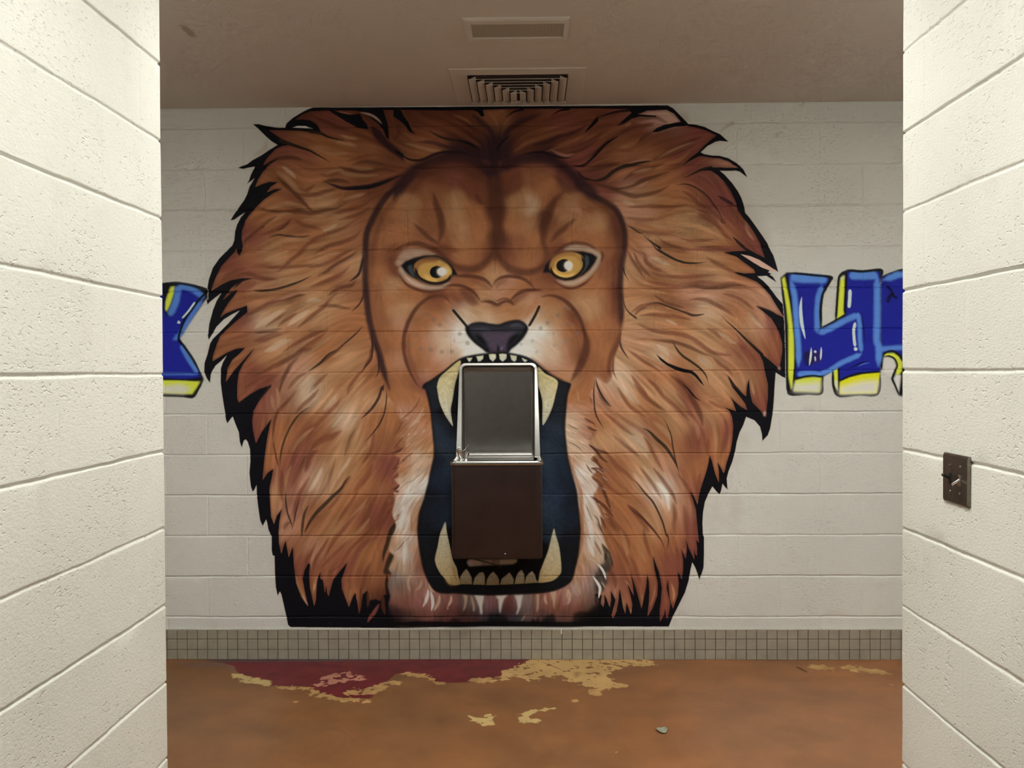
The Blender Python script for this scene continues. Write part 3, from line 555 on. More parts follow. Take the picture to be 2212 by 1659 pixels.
S l 7 .6 5 | G 1200 1190 1150 1280 1120 1370
S r 8 .6 5 | J 560 420 600 360 640 340
S l 7 .6 5 | J 1130 370 1080 460 1040 520
S r 8 .7 5 | J 1060 500 1000 600 930 700 880 790 850 860
S r 9 .7 5 | J 920 560 880 650 820 740 790 820
S p 6 .7 4 | J 1020 480 940 560 900 660 870 760 860 860
S r 9 .7 5 | J 1400 200 1280 330 1200 430 1120 520 1050 640 1000 760
S l 8 .5 6 | J 1500 300 1400 420 1300 500 1200 580
S r 8 .7 5 | J 1540 380 1400 520 1300 620 1230 720 1160 820 1060 880
S z 10 .7 6 | J 1600 480 1460 560 1380 640 1320 760 1260 860
S o 8 .6 5 | J 1480 600 1420 700 1360 800 1310 920 1290 1040
S r 7 .6 5 | J 1250 540 1180 620 1100 700 1000 800 950 860
S d 10 .5 6 | J 1500 780 1450 900 1420 1020 1380 1130
S o 8 .7 5 | J 1560 580 1570 700 1540 820 1500 900
S l 5 .7 3 | J 690 900 720 1020 770 1130 825 1240
S w 3.5 .8 2 | J 770 1130 800 1190 825 1240
S l 5 .7 3 | J 940 900 900 1020 880 1120
S l 5 .7 3 | J 1290 1060 1280 1150 1272 1240
S z 7 .6 4 | J 1220 980 1200 1060 1210 1140
S l 3 .7 2 | J 1350 1140 1355 1180
S W 3 .7 1.5 | J 965 990 960 1040 968 1090
S w 2.5 .6 1.5 | J 1010 1080 1012 1180
S w 3 .7 1.5 | J 905 1000 895 1080
S r 10 .6 6 | L 560 220 620 330 700 420 780 540 800 640
S l 9 .5 6 | L 700 420 740 540 770 640 770 720
S r 8 .7 5 | L 950 400 970 520 1000 620 1030 720
S l 8 .5 5 | L 880 560 930 680 980 780
S r 8 .6 5 | L 620 500 700 620 760 740 800 820
S o 8 .6 5 | L 1250 480 1270 580 1290 680
S z 10 .6 6 | L 1180 660 1220 760 1260 850
S r 9 .6 5 | L 800 700 850 800 880 900 920 1020
S l 5 .7 3 | L 750 960 800 1040 835 1110
S l 5 .6 3 | L 1060 750 1100 850 1130 950
S p 4 .7 3 | L 640 1060 640 1130 650 1170
S p 5 .7 3 | L 540 1130 570 1180 585 1240
S l 5 .6 3 | L 700 1100 730 1200 745 1290
S l 4 .6 3 | L 940 1120 935 1200 930 1250
S l 5 .6 3 | L 1250 1000 1280 1100 1272 1200
S z 7 .6 4 | L 1180 1000 1200 1100 1230 1200
S w 2.5 .7 2 | L 815 1270 818 1330
S l 4 .5 3 | L 1080 1020 1060 1150 1020 1260
S d 8 .5 5 | L 600 860 640 960 650 1060
S r 7 .6 4 | L 1300 600 1330 720 1330 820
S p 4 .6 3 | L 1390 620 1405 690
"""
BLACKS = """
F k 0 1 | A 1400 90 1440 120 1500 155 1600 220 1720 280 1830 300 1815 240 1770 190 1740 130 1640 140 1500 110 1440 88
F k 0 1 | A 1620 90 1720 100 1780 130 1850 170 1940 240 1990 300 2020 380 2055 410 2050 330 2040 240 2010 150 1990 88
S q 5 .6 3 | A 1740 112 1850 140 1920 180 1980 240
S p 3 .5 2 | A 1500 105 1570 120 1640 135
F u 1 .9 | A 1850 250 1960 310 2040 420 2212 560 2212 640 2050 520 1900 380
F k 0 1 | B 0 88 80 90 110 150 160 220 200 310 240 355 170 320 120 250 60 200 0 160
S x 5 .9 1.5 | B 370 295 430 340 520 385 620 410 740 425 840 460 920 510 965 545
S k 5 .9 2 | B 700 420 800 445 880 485 940 530
F k 0 1 | B 850 85 910 110 950 160 985 155 965 88
S k 5 .95 1.2 e | B 1200 190 1240 150 1300 110 1400 82
S k 4 .8 1.5 | B 1100 540 1150 470 1200 410 1280 350
S k 6 .95 1.2 e | B 1690 160 1740 130 1800 95 1900 75
F k 0 1 | B 2070 330 2110 270 2212 150 2212 210 2150 270 2080 330
S k 6 .9 1.5 | B 0 510 80 570 180 625 300 630 420 580 520 550 640 545 760 560 870 600 1000 630
S k 6 .9 2 | B 1380 590 1450 560 1600 545 1700 575 1830 605 1930 600
S k 5 .9 1.5 | B 1920 685 2040 690 2130 630 2190 560 C 40 590
S k 5 .8 2 | B 1980 740 2050 820 2150 845 C 60 850
S k 6 .9 1.5 e | C 15 275 60 210 110 170 200 140 300 110 480 88
F k 0 1 | C 440 80 640 70 600 100 540 135 740 150 735 165 560 160 480 180 400 230 310 265 400 180 470 120
S k 6 .95 2 | C 0 650 60 600 120 530 200 450 330 370
S x 8 .95 1.2 | C 0 845 100 850 190 820 280 750 380 700 480 680 580 655 700 640
F k 0 1 | C 690 330 740 285 820 250 940 225 1010 215 1085 237 1050 262 940 270 850 295 760 325
F k 0 1 | C 1190 545 1215 560 1190 595 1120 630 1020 690 1080 630 1140 580
S x 7 1 1.2 s | C 1330 712 1240 730 1150 770 1080 805 1015 820
F k 0 1 | C 1330 708 1430 712 1440 745 1330 745 1200 745
S x 3.5 .85 1.5 | C 930 905 1040 890 1130 910 1220 960 1300 1030 1360 1110 1410 1180 1450 1260 1490 1315
S d 3 .7 1.5 | C 1440 1260 1450 1300 1490 1320
S d 2 .6 1.5 | C 1140 1165 1250 1180 1310 1205 1360 1225
S u 7 .85 2.5 | C 1400 1015 1500 1070 1600 1130
S x 3.5 .9 1.5 | C 420 1330 500 1380 560 1415 610 1420
S x 5 .95 1.2 | C 675 1510 740 1590 800 1620 F 760 50 860 110 960 160 1060 188 1180 192 1290 180
S k 6 .9 1.5 | C 1560 1455 1650 1540 1720 1600 1830 1650
S k 5 .9 1.5 e | F 590 -110 680 -40 780 30
F k 0 1 | F 1470 78 1570 65 1700 60 1850 105 1910 140 1980 210 1985 262 1850 195 1740 140 1650 95 1700 190 1790 260 1600 120
F q 0 1 | F 1650 95 1750 115 1850 155 1960 225 2050 285 1975 275 1880 240 1780 180
F k 0 1 | F 1790 255 1850 265 1920 280 1990 310 1900 330 1830 322 1810 300
F k 0 1 | F 1580 285 1700 305 1830 298 1930 330 1830 335 1880 380 1830 395 1700 340 1620 315
S k 5 .9 1.5 e | F 1810 650 1900 680 2000 730 2060 790
S k 7 .9 1.2 e | F 1425 745 1500 820 1600 910 1700 1010 1800 1105 1880 1180
S x 5 .95 1.2 | F 905 1025 960 1120 1020 1190 1120 1260 1200 1320 1250 1370 1285 1430 1300 1495
F k 0 1 | F 738 1175 780 1210 860 1270 960 1310 1040 1335 1130 1355 1180 1400 1230 1470 1260 1525 1210 1480 1160 1420 1110 1385 1040 1375 940 1345 850 1295 780 1240
S x 4 .9 1.5 | F 620 650 680 630 760 622 850 655 950 690 1050 725 1150 750 1270 740
S x 4 .8 1 | F 1050 735 1130 760 1200 755 1270 740
S u 4 .9 2 s | F 380 250 400 310 420 350 450 395
S u 4 .9 2 e | F 380 500 385 600 410 680 460 740 520 785
S u 4 .9 2 | F 370 910 345 1000 360 1100 400 1170 445 1230
S d 5 .8 2.5 | F 360 950 320 1070 280 1180 270 1300 280 1380 315 1465
S k 4 .95 1.2 | F 1020 1490 1080 1550 1130 1610 I 1120 100 1170 150 1225 185
S k 5 .9 1.5 | F 1510 1400 1570 1500 1640 1580 1700 1640
S k 4 .9 1.5 | F 85 1430 105 1530 150 1620 I 180 165 255 245
S k 3.5 .9 1.5 | F 85 1430 65 1540 I 65 150 75 280 100 360 140 430 178 500
S u 8 .5 3 | I 110 60 150 150 200 210 250 245
S x 3 .95 1.2 | I 810 365 860 450 900 560 915 660 935 770 960 870 995 1000
S x 7 .9 1.5 | I 585 470 660 510 740 590 830 670 890 750 940 840 970 920
S x 4.5 .9 1.5 | I 470 1010 540 1080 620 1180 700 1270 760 1380 810 1500 850 1640 L 1210 480 1220 560 1190 660
S x 3.5 .85 1.5 | I 415 1290 500 1350 600 1450 700 1560 L 1100 480 1150 550 1190 670
S d 5 .85 2.5 | L 770 150 850 230 950 310 1040 410 1110 490
S x 5 .9 1.5 | D 580 485 700 485 820 475 950 440 1080 395 1180 350 1230 325
S x 4 .7 1 | D 585 490 680 495 800 480
S u 6 .9 2 | A 1780 1656 D 1770 150 1740 280 1700 340 1620 395
S u 3.5 .9 1.5 | D 1780 480 1770 560 1730 640 1640 725
S u 3.5 .9 1.8 | D 1780 860 1700 950 1600 1040 1500 1120
S x 5 .9 1.5 | D 1510 1120 1400 1180 1300 1280 1170 1372
S u 5 .9 1.8 | D 1860 950 1875 1100 1860 1220 1800 1310 1750 1380
S d 8 .6 4 | D 1860 1100 1850 1220 1780 1320
S u 4 .9 1.8 | D 1880 1020 1930 1150 1945 1280 1935 1380 1895 1445
S u 6 .9 2 | D 2000 1480 1990 1560 G 1980 30 1940 150 1870 260 1800 330 1745 385
S u 3.5 .9 1.8 | D 2010 1500 G 2025 60 2025 180 2000 320 1950 430 1870 540 1780 640
S x 5 .8 2 | G 1200 240 1080 330 1000 440 940 560 900 680 880 790 875 890
S d 4 .8 2 | G 800 600 820 720 840 820 865 900
S u 4 .85 2 | G 935 1150 940 1280 960 1400 1000 1510 1010 1580
S u 3 .8 2 | G 1100 1200 1060 1330 1030 1470 1010 1570
S x 8 .85 2 | G 1600 1020 1540 1120 1470 1190 1370 1290 1270 1390 1190 1500 1140 1620
S d 5 .7 2 | G 1640 985 1590 1040 1540 1120
S x 6 .8 2 | G 1190 1300 1140 1400 1120 1520 1110 1640 J 770 500
S k 5 .9 1.5 | D 380 470 440 400 500 368 580 358
S k 5 .9 1.5 s | D 240 500 330 510 420 478
F k 0 1 | A 1020 215 1100 193 1180 200 1240 220 1280 260 1310 320 1290 330 1230 290 1160 262 1050 262 950 275 960 245
S x 7 1 1.2 s | A 1200 320 1310 340 1400 380 1500 405 1560 420 1615 452
S x 8 1 1.2 s | A 880 420 980 455 1100 495 1200 530 1300 585 1380 630 1432 668
S u 9 .95 3 | A 1370 870 1450 900 1560 935 1700 930 1850 910 1980 875 2100 830 2212 780
S k 6 .95 2 | A 1560 935 1700 935 1850 920 1980 880 2100 830
F W 0 .95 | A 1000 278 1060 262 1150 262 1235 290 1100 283
S k 6 .9 1.5 | A 2110 520 2212 590 B 100 600
S x 6 .9 1.5 s | G 770 20 700 110 640 180
F k 0 1 | J 1500 1478 1480 1380 1560 1260 1620 1170 1640 1290 1660 1340 1700 1250 1690 1100 1740 1210 1790 1330 1860 1440 1900 1478
S z 8 .9 2.5 | J 1600 1220 1540 1320 1500 1370 1470 1425
S d 8 .8 3 | J 1640 1120 1640 1240 1660 1340
S d 7 .7 3 | J 1470 1080 1480 1180 1470 1260
S d 6 .7 3 | J 1400 1050 1400 1150 1385 1320
S u 9 .6 4 | J 1700 1250 1740 1350 1800 1440
S x 9 .85 2.5 | J 1775 345 1720 430 1690 560 1650 680 1635 770
F x 1 .9 | J 1735 620 1765 690 1740 780 1715 850 1765 830 1730 900 1660 910 1640 880 1670 760
S k 8 .85 3 | J 1680 900 1680 1000 1690 1100 1720 1200
S k 5 .85 2 | J 1750 1140 1720 1220 1760 1320 1800 1400
S d 5 .7 2 e | J 1640 640 1750 620 1850 540 1930 490
"""
FACES = """
S u 26 .9 16 b | B 0 1060 60 930 200 770 350 680 520 620 700 605 860 640 980 720 1060 820
S u 26 .9 16 b | B 1130 760 1220 680 1400 630 1600 625 1780 680 1920 780 2060 920 2212 1060 C 130 1060
S d 26 .6 20 b | B 250 800 420 730 640 690 820 730 950 850
S z 20 .5 16 b | B 1250 800 1400 720 1600 710 1800 790 1950 950
S u 22 .9 16 b | B 1090 560 1085 700 1085 850 1100 1000
S d 26 .85 18 b | B 1085 800 1090 1000 1115 1200 1120 1400 1110 1600
S u 14 .9 9 b | A 2212 880 2090 960 1970 1100 1880 1260 1815 1420 1800 1600 D 1795 200 1800 400 1815 600 1840 800 1890 1000 1950 1180 2000 1380 2060 1560
S d 16 .45 14 b | A 2150 1050 2020 1170 1930 1350 1880 1550 D 1860 200 1850 400
S u 13 .85 9 b | C 0 980 160 1070 290 1160 370 1300 400 1450 395 1600 F 385 100 360 260 350 450 355 620 360 760 350 880
S d 16 .5 14 b | C 60 1080 220 1180 310 1350 340 1550 F 310 200 300 450 310 650 330 850
S d 11 .7 9 | F 350 880 320 1050 250 1200 230 1330 250 1420
S d 15 .8 10 | B 430 980 470 1130 510 1250 520 1400 490 1520
S d 10 .7 7 | B 220 1320 300 1390 400 1480 500 1540
S r 12 .6 9 | B 500 1540 600 1600 E 700 60 
S d 8 .6 6 | B 890 1000 920 1060 970 1110
S o 16 .5 12 | B 880 1300 930 1450 900 1600
S d 18 .75 12 | B 1840 970 1720 1100 1650 1280 1620 1450 1630 1620
S d 12 .65 9 | B 1970 1265 1880 1340 1780 1420 1700 1520
S d 12 .6 10 | E 1640 0 1660 80 1640 180 1570 260
S l 24 .5 18 | B 620 1000 680 1120 730 1330 740 1500
S w 26 .5 20 | B 1450 1010 1500 1120 1440 1220
S p 14 .5 10 | B 1850 1130 1960 1150 2050 1250
S d 16 .75 11 | E 540 130 640 210 760 255 880 255 980 200 1050 110 1085 0
S d 16 .75 11 | E 1110 0 1150 130 1230 230 1340 285 1470 290 1590 250 1680 170
S d 12 .6 9 | E 1090 20 1100 100 1090 160
S l 14 .5 11 | E 1090 200 1090 300 1090 370
S d 3 .35 2 | E 1097 140 1097 260 1097 320
S d 10 .75 6 | B 0 1610 120 1550 260 1530 380 1570 E 460 50 560 130 660 220
S d 9 .75 6 | B 1740 1640 1830 1570 1950 1530 2080 1540 2180 1590 C 100 1620
F #9a7a62 3.5 .9 s | E 20 210 50 130 110 60 200 30 330 45 400 70 465 110 330 110 200 155 90 220
F #a48a74 2.5 .9 s | E 55 270 85 235 180 350 330 420 480 440 610 405 560 450 460 478 360 480 250 450 150 390
S q 5 .6 4 | E 120 330 220 410 340 450
S d 7 .8 4 | E 60 320 140 420 250 475 350 500 440 500 550 480
F #a48a74 2.5 .9 s | E 1840 45 1900 10 2000 0 2120 25 2212 70 2245 120 2225 200 2160 290 2070 370 1960 430 1860 430 1760 375 1850 388 1950 380 2060 330 2140 250 2195 150 2190 115 2100 75 1980 52
S d 6 .8 4 | E 1730 380 1810 435 1900 462 1990 450 2080 400 2165 320
S d 5 .7 3.5 | F 140 60 160 110 140 190
F k 1 1 | E 80 218 130 170 220 135 330 110 460 105 545 140 620 205 670 270 697 325 650 325 600 385 520 425 420 425 300 400 210 345 130 285
F g .8 1 | E 150 232 195 205 205 250 225 310 245 355 195 320 165 275
F k 1 1 | E 1612 300 1640 215 1700 145 1790 88 1920 62 2050 65 2150 90 2205 130 2175 190 2120 265 2050 325 1950 372 1850 382 1760 352 1700 300 1660 292
F g .8 1 | E 2072 100 2110 125 2115 190 2085 250 2045 300 2070 220
"""
EYES = """
S #8a5228 10 .85 8 b | E 245 290 250 230 290 185 370 160 480 155
S #96602c 7 .7 6 b | E 250 290 300 370 400 400 500 400 590 360
S #5e3a2a 6 .7 5 | E 300 155 400 140 500 150 580 200
S #cfa24e 12 .6 8 | E 330 320 400 370 480 390
S #c89c4a 10 .6 8 | E 560 220 600 280 590 340
S #96602c 9 .8 7 b | E 1710 270 1705 240 1730 160 1800 110 1900 90 1980 110
S #d8a850 10 .7 8 | E 1730 260 1780 320 1880 340 1960 300
S #9a6a34 8 .7 7 b | E 1980 110 2045 190 2030 270 1960 340
S k 6 .95 2 b | E 235 240 265 330 330 380 420 408 510 405 590 370 620 310
S k 6 .95 2 b | E 1700 230 1720 300 1790 348 1880 362 1980 330 2045 260 2060 190 2030 115
F k 0 1 s | E 460 223 412 244 392 290 412 336 460 355 500 348 520 330 485 310 472 285 485 255 518 238 495 227
F #cfc2ad 3 .8 s | E 530 240 480 262 475 295 500 325 540 330 580 300 575 262
F #d9d0c0 1 .9 s | E 520 245 483 265 480 295 505 322 535 322 560 290 552 258
F k 0 1 s | E 1828 150 1776 178 1760 222 1780 268 1830 290 1862 284 1882 264 1858 240 1850 210 1862 180 1890 160 1862 150
F #d8c8a8 3 .7 s | E 1900 170 1860 190 1850 225 1875 262 1915 275 1935 220
F #dcd8d0 1 1 s | E 1890 178 1858 195 1850 222 1866 250 1892 262 1918 240 1928 205 1915 182
"""
SNOUT = """
S d 9 .85 5 | E 640 335 760 328 880 340 980 370 1040 420 1075 465
S r 14 .5 11 | E 820 380 920 400 1000 450 1060 480
S d 8 .85 5 | E 1075 440 1110 380 1180 345 1270 335 1370 350 1450 390 1530 470
S r 14 .5 11 | E 1110 460 1150 400 1230 370
S d 7 .85 4 | E 540 450 630 430 740 440 830 480 890 530 930 590 950 610
S d 22 .6 14 | E 720 490 800 530 860 600 920 630
S r 16 .5 12 | E 620 500 680 560 740 600
S d 12 .85 6 | E 945 615 1000 600 1060 610 1120 630 1180 600 1240 600 1310 645
S l 3 .7 2 | E 950 600 1040 585 1100 605 1125 618 1180 590 1240 588
S d 8 .85 5 | E 1255 610 1310 550 1390 500 1480 485 1560 485 1620 490
S d 16 .5 12 | E 1280 640 1360 560 1450 510
S o 14 .6 10 | E 1440 780 1470 700 1540 620 1570 540
S d 9 .85 5 | E 620 640 590 590 540 555 480 545 400 560 320 610 240 690 180 790 135 900 112 1020 115 1160 145 1280 190 1390 245 1490 300 1545
S r 12 .5 9 | E 640 560 560 540 460 530 360 560
S r 14 .5 10 | E 170 950 150 1080 170 1220 220 1360 270 1460
S d 9 .85 5 | E 1595 560 1680 540 1780 560 1880 620 1960 710 2020 810 2060 920 2080 1050
S d 17 .85 9 | E 2040 880 2085 1020 2075 1150 2030 1280 1980 1370 1920 1470
S r 14 .5 10 | E 1850 680 1940 780 2000 880
S o 9 .6 6 | E 640 700 600 640 560 600
S d 7 .7 5 | E 320 1510 450 1445 560 1370 680 1285 800 1225
S l 6 .6 4 | E 560 1330 700 1260 820 1210
S r 7 .6 4 | E 1480 1220 1600 1310 1720 1400 1850 1460
S p 6 .6 4 | E 1480 1200 1600 1290 1740 1380 1880 1440
O #6a5a50 9 .45 5 | E 370 755 430 800 500 860 240 970 290 1115 400 1130 520 1150 630 1150 715 955 800 1055 180 1070 1590 895 1775 755 1665 840 1910 855 1915 1015 1890 680 1980 950
O #807878 7 .4 5 | E 655 1030 1380 1070 1500 1030 1550 1150 1740 1080 1840 1045 1730 950 1610 720 1200 900 640 700
F k .6 1 s | E 775 880 800 865 860 835 960 828 1060 845 1140 850 1220 822 1330 803 1400 822 1450 870 1455 920 1410 1000 1340 1075 1270 1130 1240 1170 1130 1165 1015 1165 960 1125 880 1065 810 990 778 930
F #302d34 2.5 .9 s | E 815 890 880 850 1000 860 1130 875 1240 845 1340 825 1410 850 1420 900 1370 970 1290 1060 1200 1110 1050 1110 950 1070 860 990
F #524050 4 .7 | E 930 945 1000 935 1330 935 1270 1000 1215 1080 1230 1150 1050 1155 1020 1060
F K 2.5 .9 s | E 880 970 940 980 990 1030 1010 1090 940 1060
F K 2.5 .9 s | E 1250 1010 1300 970 1370 960 1330 1010 1270 1070 1230 1090
S #474650 7 .6 5 | E 1250 880 1330 860 1400 880
S #403e48 6 .5 5 | E 860 900 950 900 1050 915
F K 1 .95 | E 1125 1060 1145 1110 1148 1150 1118 1150
S #7a6490 4 .5 3 | E 1160 1130 1180 1100
S K 6 .95 1.5 b | E 635 690 720 790 800 885
S K 6 .95 1.5 b | E 1583 645 1530 760 1460 880
"""
TEETHC = """F %s 0 1 |"""
FUR = """
S r 4 .6 2.5 | H 300 120 240 240 150 330 60 400
S w 7 .5 5 | H 330 250 260 380 160 480
S r 4 .6 2 | H 100 380 60 480 0 560
S d 4 .8 1.5 | H 110 680 60 720 0 745
S d 3 .8 1.2 | H 215 740 150 780 90 840 40 880
S r 5 .7 2 | H 60 890 30 960 0 1010
S d 5 .85 1.5 | H 70 1085 30 1130 0 1160
S d 4 .8 1.5 | H 60 1150 20 1170
S #8a7a6e 2.5 .6 1.5 | H 210 1030 130 1080 60 1140
S #8a7a6e 2.5 .6 1.5 | H 350 900 300 960 240 1010
S #8a7a6e 2 .6 1.5 | H 320 1130 260 1170 200 1180
S #a06c48 3 .6 2 | H 380 900 330 1000 260 1090
S #a06c48 4 .6 2.5 | H 330 1180 290 1250 240 1320 200 1400
S W 5 .7 3 | H 280 1000 220 1060 150 1110
S W 5 .7 3 | H 180 1150 120 1220 80 1300
S r 5 .7 2 | H 100 1350 60 1430 0 1500
S l 4 .7 2 | H 130 1360 90 1420 30 1480
S d 3 .7 1.5 | H 0 930 40 900 70 880
S d 3 .7 1.5 | G 2212 560 2150 640 2100 700
S d 3 .8 1.2 | G 2200 690 2150 730 2050 745
S d 3.5 .8 1.5 | G 2170 790 2140 870 2080 930
S d 4 .8 1.5 | G 2165 1085 2130 1120 2080 1140
S d 3 .8 1.5 | G 2160 1160 2100 1150
S l 4 .6 2 | G 2200 820 2150 930 2090 1000
S r 2.5 .8 1.2 | G 2212 1350 2170 1400 2110 1450
S x 10 .85 2.5 | G 2120 1500 2100 1560 2070 1640
S d 3 .6 1.5 | K 170 500 110 560 60 620 0 660
S #b98c68 4 .6 3 | K 230 550 200 640 170 700
S W 9 .6 6 | K 130 520 120 680 110 800
S W 12 .6 7 | K 110 160 90 300 70 430
S l 7 .6 4 | K 230 220 225 350 215 460
S o 5 .6 3 | K 200 230 195 360 200 450
S w 6 .5 4 | K 180 900 160 1000 180 1100
S w 5 .5 4 | K 310 950 290 1030 240 1080
S W 7 .8 1.5 | K 375 1060 370 1130 345 1200 315 1260
S W 7 .8 1.5 | K 400 1080 420 1160 425 1230 408 1300
S w 7 .7 2 | K 500 1120 490 1200 460 1260 430 1300
S w 5 .7 2 | K 380 990 400 1060 450 1100
S q 6 .8 2 | K 625 1130 620 1190 590 1250
S q 3 .6 2 | K 590 1240 585 1290
F w 1 .8 | K 750 1120 800 1130 795 1200 780 1260 750 1310 765 1240 770 1180
F w 1 .75 | K 830 1125 860 1160 875 1230 880 1300 860 1300 855 1240
F W 1 .85 | K 870 1125 980 1128 970 1190 958 1250 960 1330 940 1330 930 1260 900 1180
F W 1 .85 | K 1100 1128 1240 1125 1200 1160 1175 1220 1155 1310 1150 1330 1140 1260 1135 1180
F W 1 .85 | K 1310 1130 1400 1125 1385 1190 1375 1250 1340 1330 1325 1340 1345 1270 1335 1200
F w 1 .8 | K 1545 1115 1575 1110 1575 1200 1565 1280 1545 1320 1550 1230
S p 4 .6 3 | K 1430 1330 1410 1370 1380 1410
F w 1 .75 | K 1690 1090 1760 1075 1755 1150 1745 1220 1735 1285 1725 1200
S q 6 .6 3 | K 1640 1120 1640 1180 1660 1230
S q 7 .6 4 | K 1900 1060 1880 1130 1900 1180 1880 1230
S w 8 .4 6 | K 1980 960 2000 1040 2020 1120
S l 5 .6 3 | K 1980 720 2050 780 2100 830
S z 6 .5 4 | K 1820 1080 1800 1180 1790 1280
S z 9 .4 6 | K 280 1120 320 1200 300 1280
S l 4 .7 1.5 | H 1985 60 2000 150 2020 200
S d 2 .9 1 | H 1870 420 1930 460 2015 495
S d 2 .9 1 | H 1870 620 1950 650 2020 700 2055 740
S d 5 .75 2 | H 2060 360 2120 400 2180 430
S d 5 .75 2 | H 2090 460 2150 490 2212 500
S d 6 .85 1.5 | H 2110 650 2170 700 2212 750
S d 5 .85 1.5 | H 2150 780 2212 840
S d 5 .85 1.5 | H 2130 905 2180 920 2212 960
S d 4 .7 1.5 | H 2080 860 2130 940 2160 970
S #8a7a6e 2.5 .6 1.5 | H 1980 920 2030 980 2080 1040
S #8a7a6e 2.5 .6 1.5 | H 1920 500 1960 560
S o 8 .7 4 | H 1890 760 1930 900 1970 1020 2020 1150 2040 1300 2060 1450
S o 7 .7 4 | K 2010 200 2040 330 2040 450 2030 600 2000 720
S d 2.5 .7 1.2 | K 2080 140 2120 260 2160 330
S d 5 .8 1.5 e | K 2150 50 2180 80 2212 130
S #8a6a50 2.5 .7 1.5 | K 2070 500 2110 560 2150 600
S d 6 .8 1.8 | I 10 650 70 700 130 720 230 750
S d 6 .85 1.8 | I 20 660 90 720 150 800 220 850
S d 5 .8 1.5 | I 30 810 90 840 140 900 190 950
S d 4 .8 1.5 | I 40 905 120 915 190 955
S d 3.5 .8 1.5 | I 30 1000 100 1040 150 1080 190 1100
S d 7 .85 1.8 | I 95 1040 150 1110 180 1180 220 1290 260 1380
S d 7 .8 2 | I 20 1205 100 1260 180 1320 240 1390 280 1440
S d 4 .7 1.5 | I 100 1480 130 1530 160 1600
S d 3 .7 1.5 | I 130 1410 150 1480 160 1560
S r 3 .6 1.5 | I 0 370 60 430 110 520
S r 3 .6 1.5 | I 0 450 50 480 100 540
S r 3 .6 1.5 | I 20 130 50 220
S o 4 .5 3 | I 0 550 60 560 100 540
S W 10 .6 6 | L 300 150 340 250 370 370 390 480 410 600
S W 8 .6 4 | L 340 500 380 620 420 720
S o 6 .7 3 | L 240 30 270 150 280 300 290 430 280 560
S r 5 .6 2.5 | L 420 540 460 620 500 700
S d 3 .8 1.2 | L 410 260 450 300 480 370
S d 3 .8 1.2 | L 450 350 490 420 530 500
S d 3 .8 1.2 | L 480 270 520 340 540 420
S x 8 .8 3 | L 500 570 540 660 540 760
S x 6 .8 3 | L 520 600 570 660 600 740 620 820
F x 3 .85 | L 540 660 590 720 615 800 590 870 540 900 560 1000 540 1030 490 950 450 870 480 800 520 790
F x 3 .75 | L 430 880 480 900 510 1000 540 1040 520 1080 450 1130 425 1080 420 980
S W 5 .95 1.2 | L 440 780 490 830 525 890 545 965
S W 6 .95 1.2 | L 400 920 450 990 480 1050 475 1110 465 1168
S w 4 .7 2 | L 330 720 420 760 480 830
S w 3 .6 1.5 | L 490 980 520 1020 545 1060
S u 7 .7 4 | L 430 1120 440 1200 480 1250
S #8a6a60 10 .5 7 | L 60 1100 120 1160 100 1230
S w 5 .5 4 | L 110 1060 160 1120 150 1180
S #9a8c86 8 .5 5 | L 200 1000 210 1080 230 1140
S K 12 .95 5 b | K 0 1445 400 1440 700 1450 1000 1440 1400 1440 1700 1445 1950 1445 2212 1435
F K 2 .85 | K 1470 1440 1510 1370 1540 1410 1570 1350 1580 1440
F K 3 .8 | K 1580 1440 1640 1370 1720 1320 1760 1380 1750 1445
F K 4 .8 | K 1930 1450 1950 1330 2010 1300 2212 1330 2212 1450
F K 3 .7 | K 560 1445 650 1370 700 1390 760 1445
F K 4 .75 | K 1010 1445 1030 1340 1130 1330 1230 1360 1250 1445
F K 6 .75 | K 0 1470 0 1380 60 1340 90 1400 180 1420 250 1390 330 1440 400 1470
F K 5 .8 | L 250 1440 330 1330 420 1240 500 1230 560 1300 520 1460 300 1460
F K 5 .6 | J 1640 1380 1720 1330 1800 1400 1850 1450 1700 1470
F u 8 .5 | K 0 1240 90 1300 60 1400 0 1430
"""
TEETH = dict(
 fang=["E 725 1245 600 1335 500 1430 470 1520 H 468 20 480 100 500 200 550 320 600 400 642 452 630 370 620 270 642 150 665 0 E 695 1400",
       "E 1563 1318 1640 1385 1730 1430 1776 1470 H 1773 30 1755 100 1720 240 1670 360 1617 443 1608 380 1610 200 1580 60 E 1568 1530 1560 1450",
       "K 562 338 530 400 500 480 478 600 450 720 456 790 500 885 560 955 612 1012 712 1016 722 985 700 920 682 830 640 740 610 600 578 450",
       "K 1735 408 1710 490 1670 650 1620 780 1582 880 1570 960 1566 992 1640 990 1730 968 1800 905 1816 850 1810 750 1790 600 1755 480"],
 tooth=["E 790 1218 855 1213 838 1245 818 1262","E 893 1200 972 1190 970 1225 940 1252 915 1257","E 1030 1180 1065 1172 1107 1176 1108 1220 1075 1258 1040 1228",
        "E 1142 1176 1180 1170 1224 1176 1220 1225 1180 1258 1148 1230","E 1262 1185 1332 1195 1330 1240 1308 1259 1275 1238","E 1385 1215 1450 1242 1425 1264 1400 1247",
        "K 716 1012 722 930 760 872 788 845 815 880 845 940 848 1012","K 858 1014 880 940 930 885 970 880 988 920 986 1018","K 1000 1020 1015 950 1050 895 1080 873 1120 920 1140 960 1140 1018",
        "K 1150 1017 1172 950 1220 912 1255 882 1280 920 1300 960 1295 1010","K 1308 1010 1325 930 1350 882 1385 854 1412 900 1415 960 1412 1003","K 1418 1004 1435 930 1470 887 1500 868 1530 910 1540 960 1566 992"])
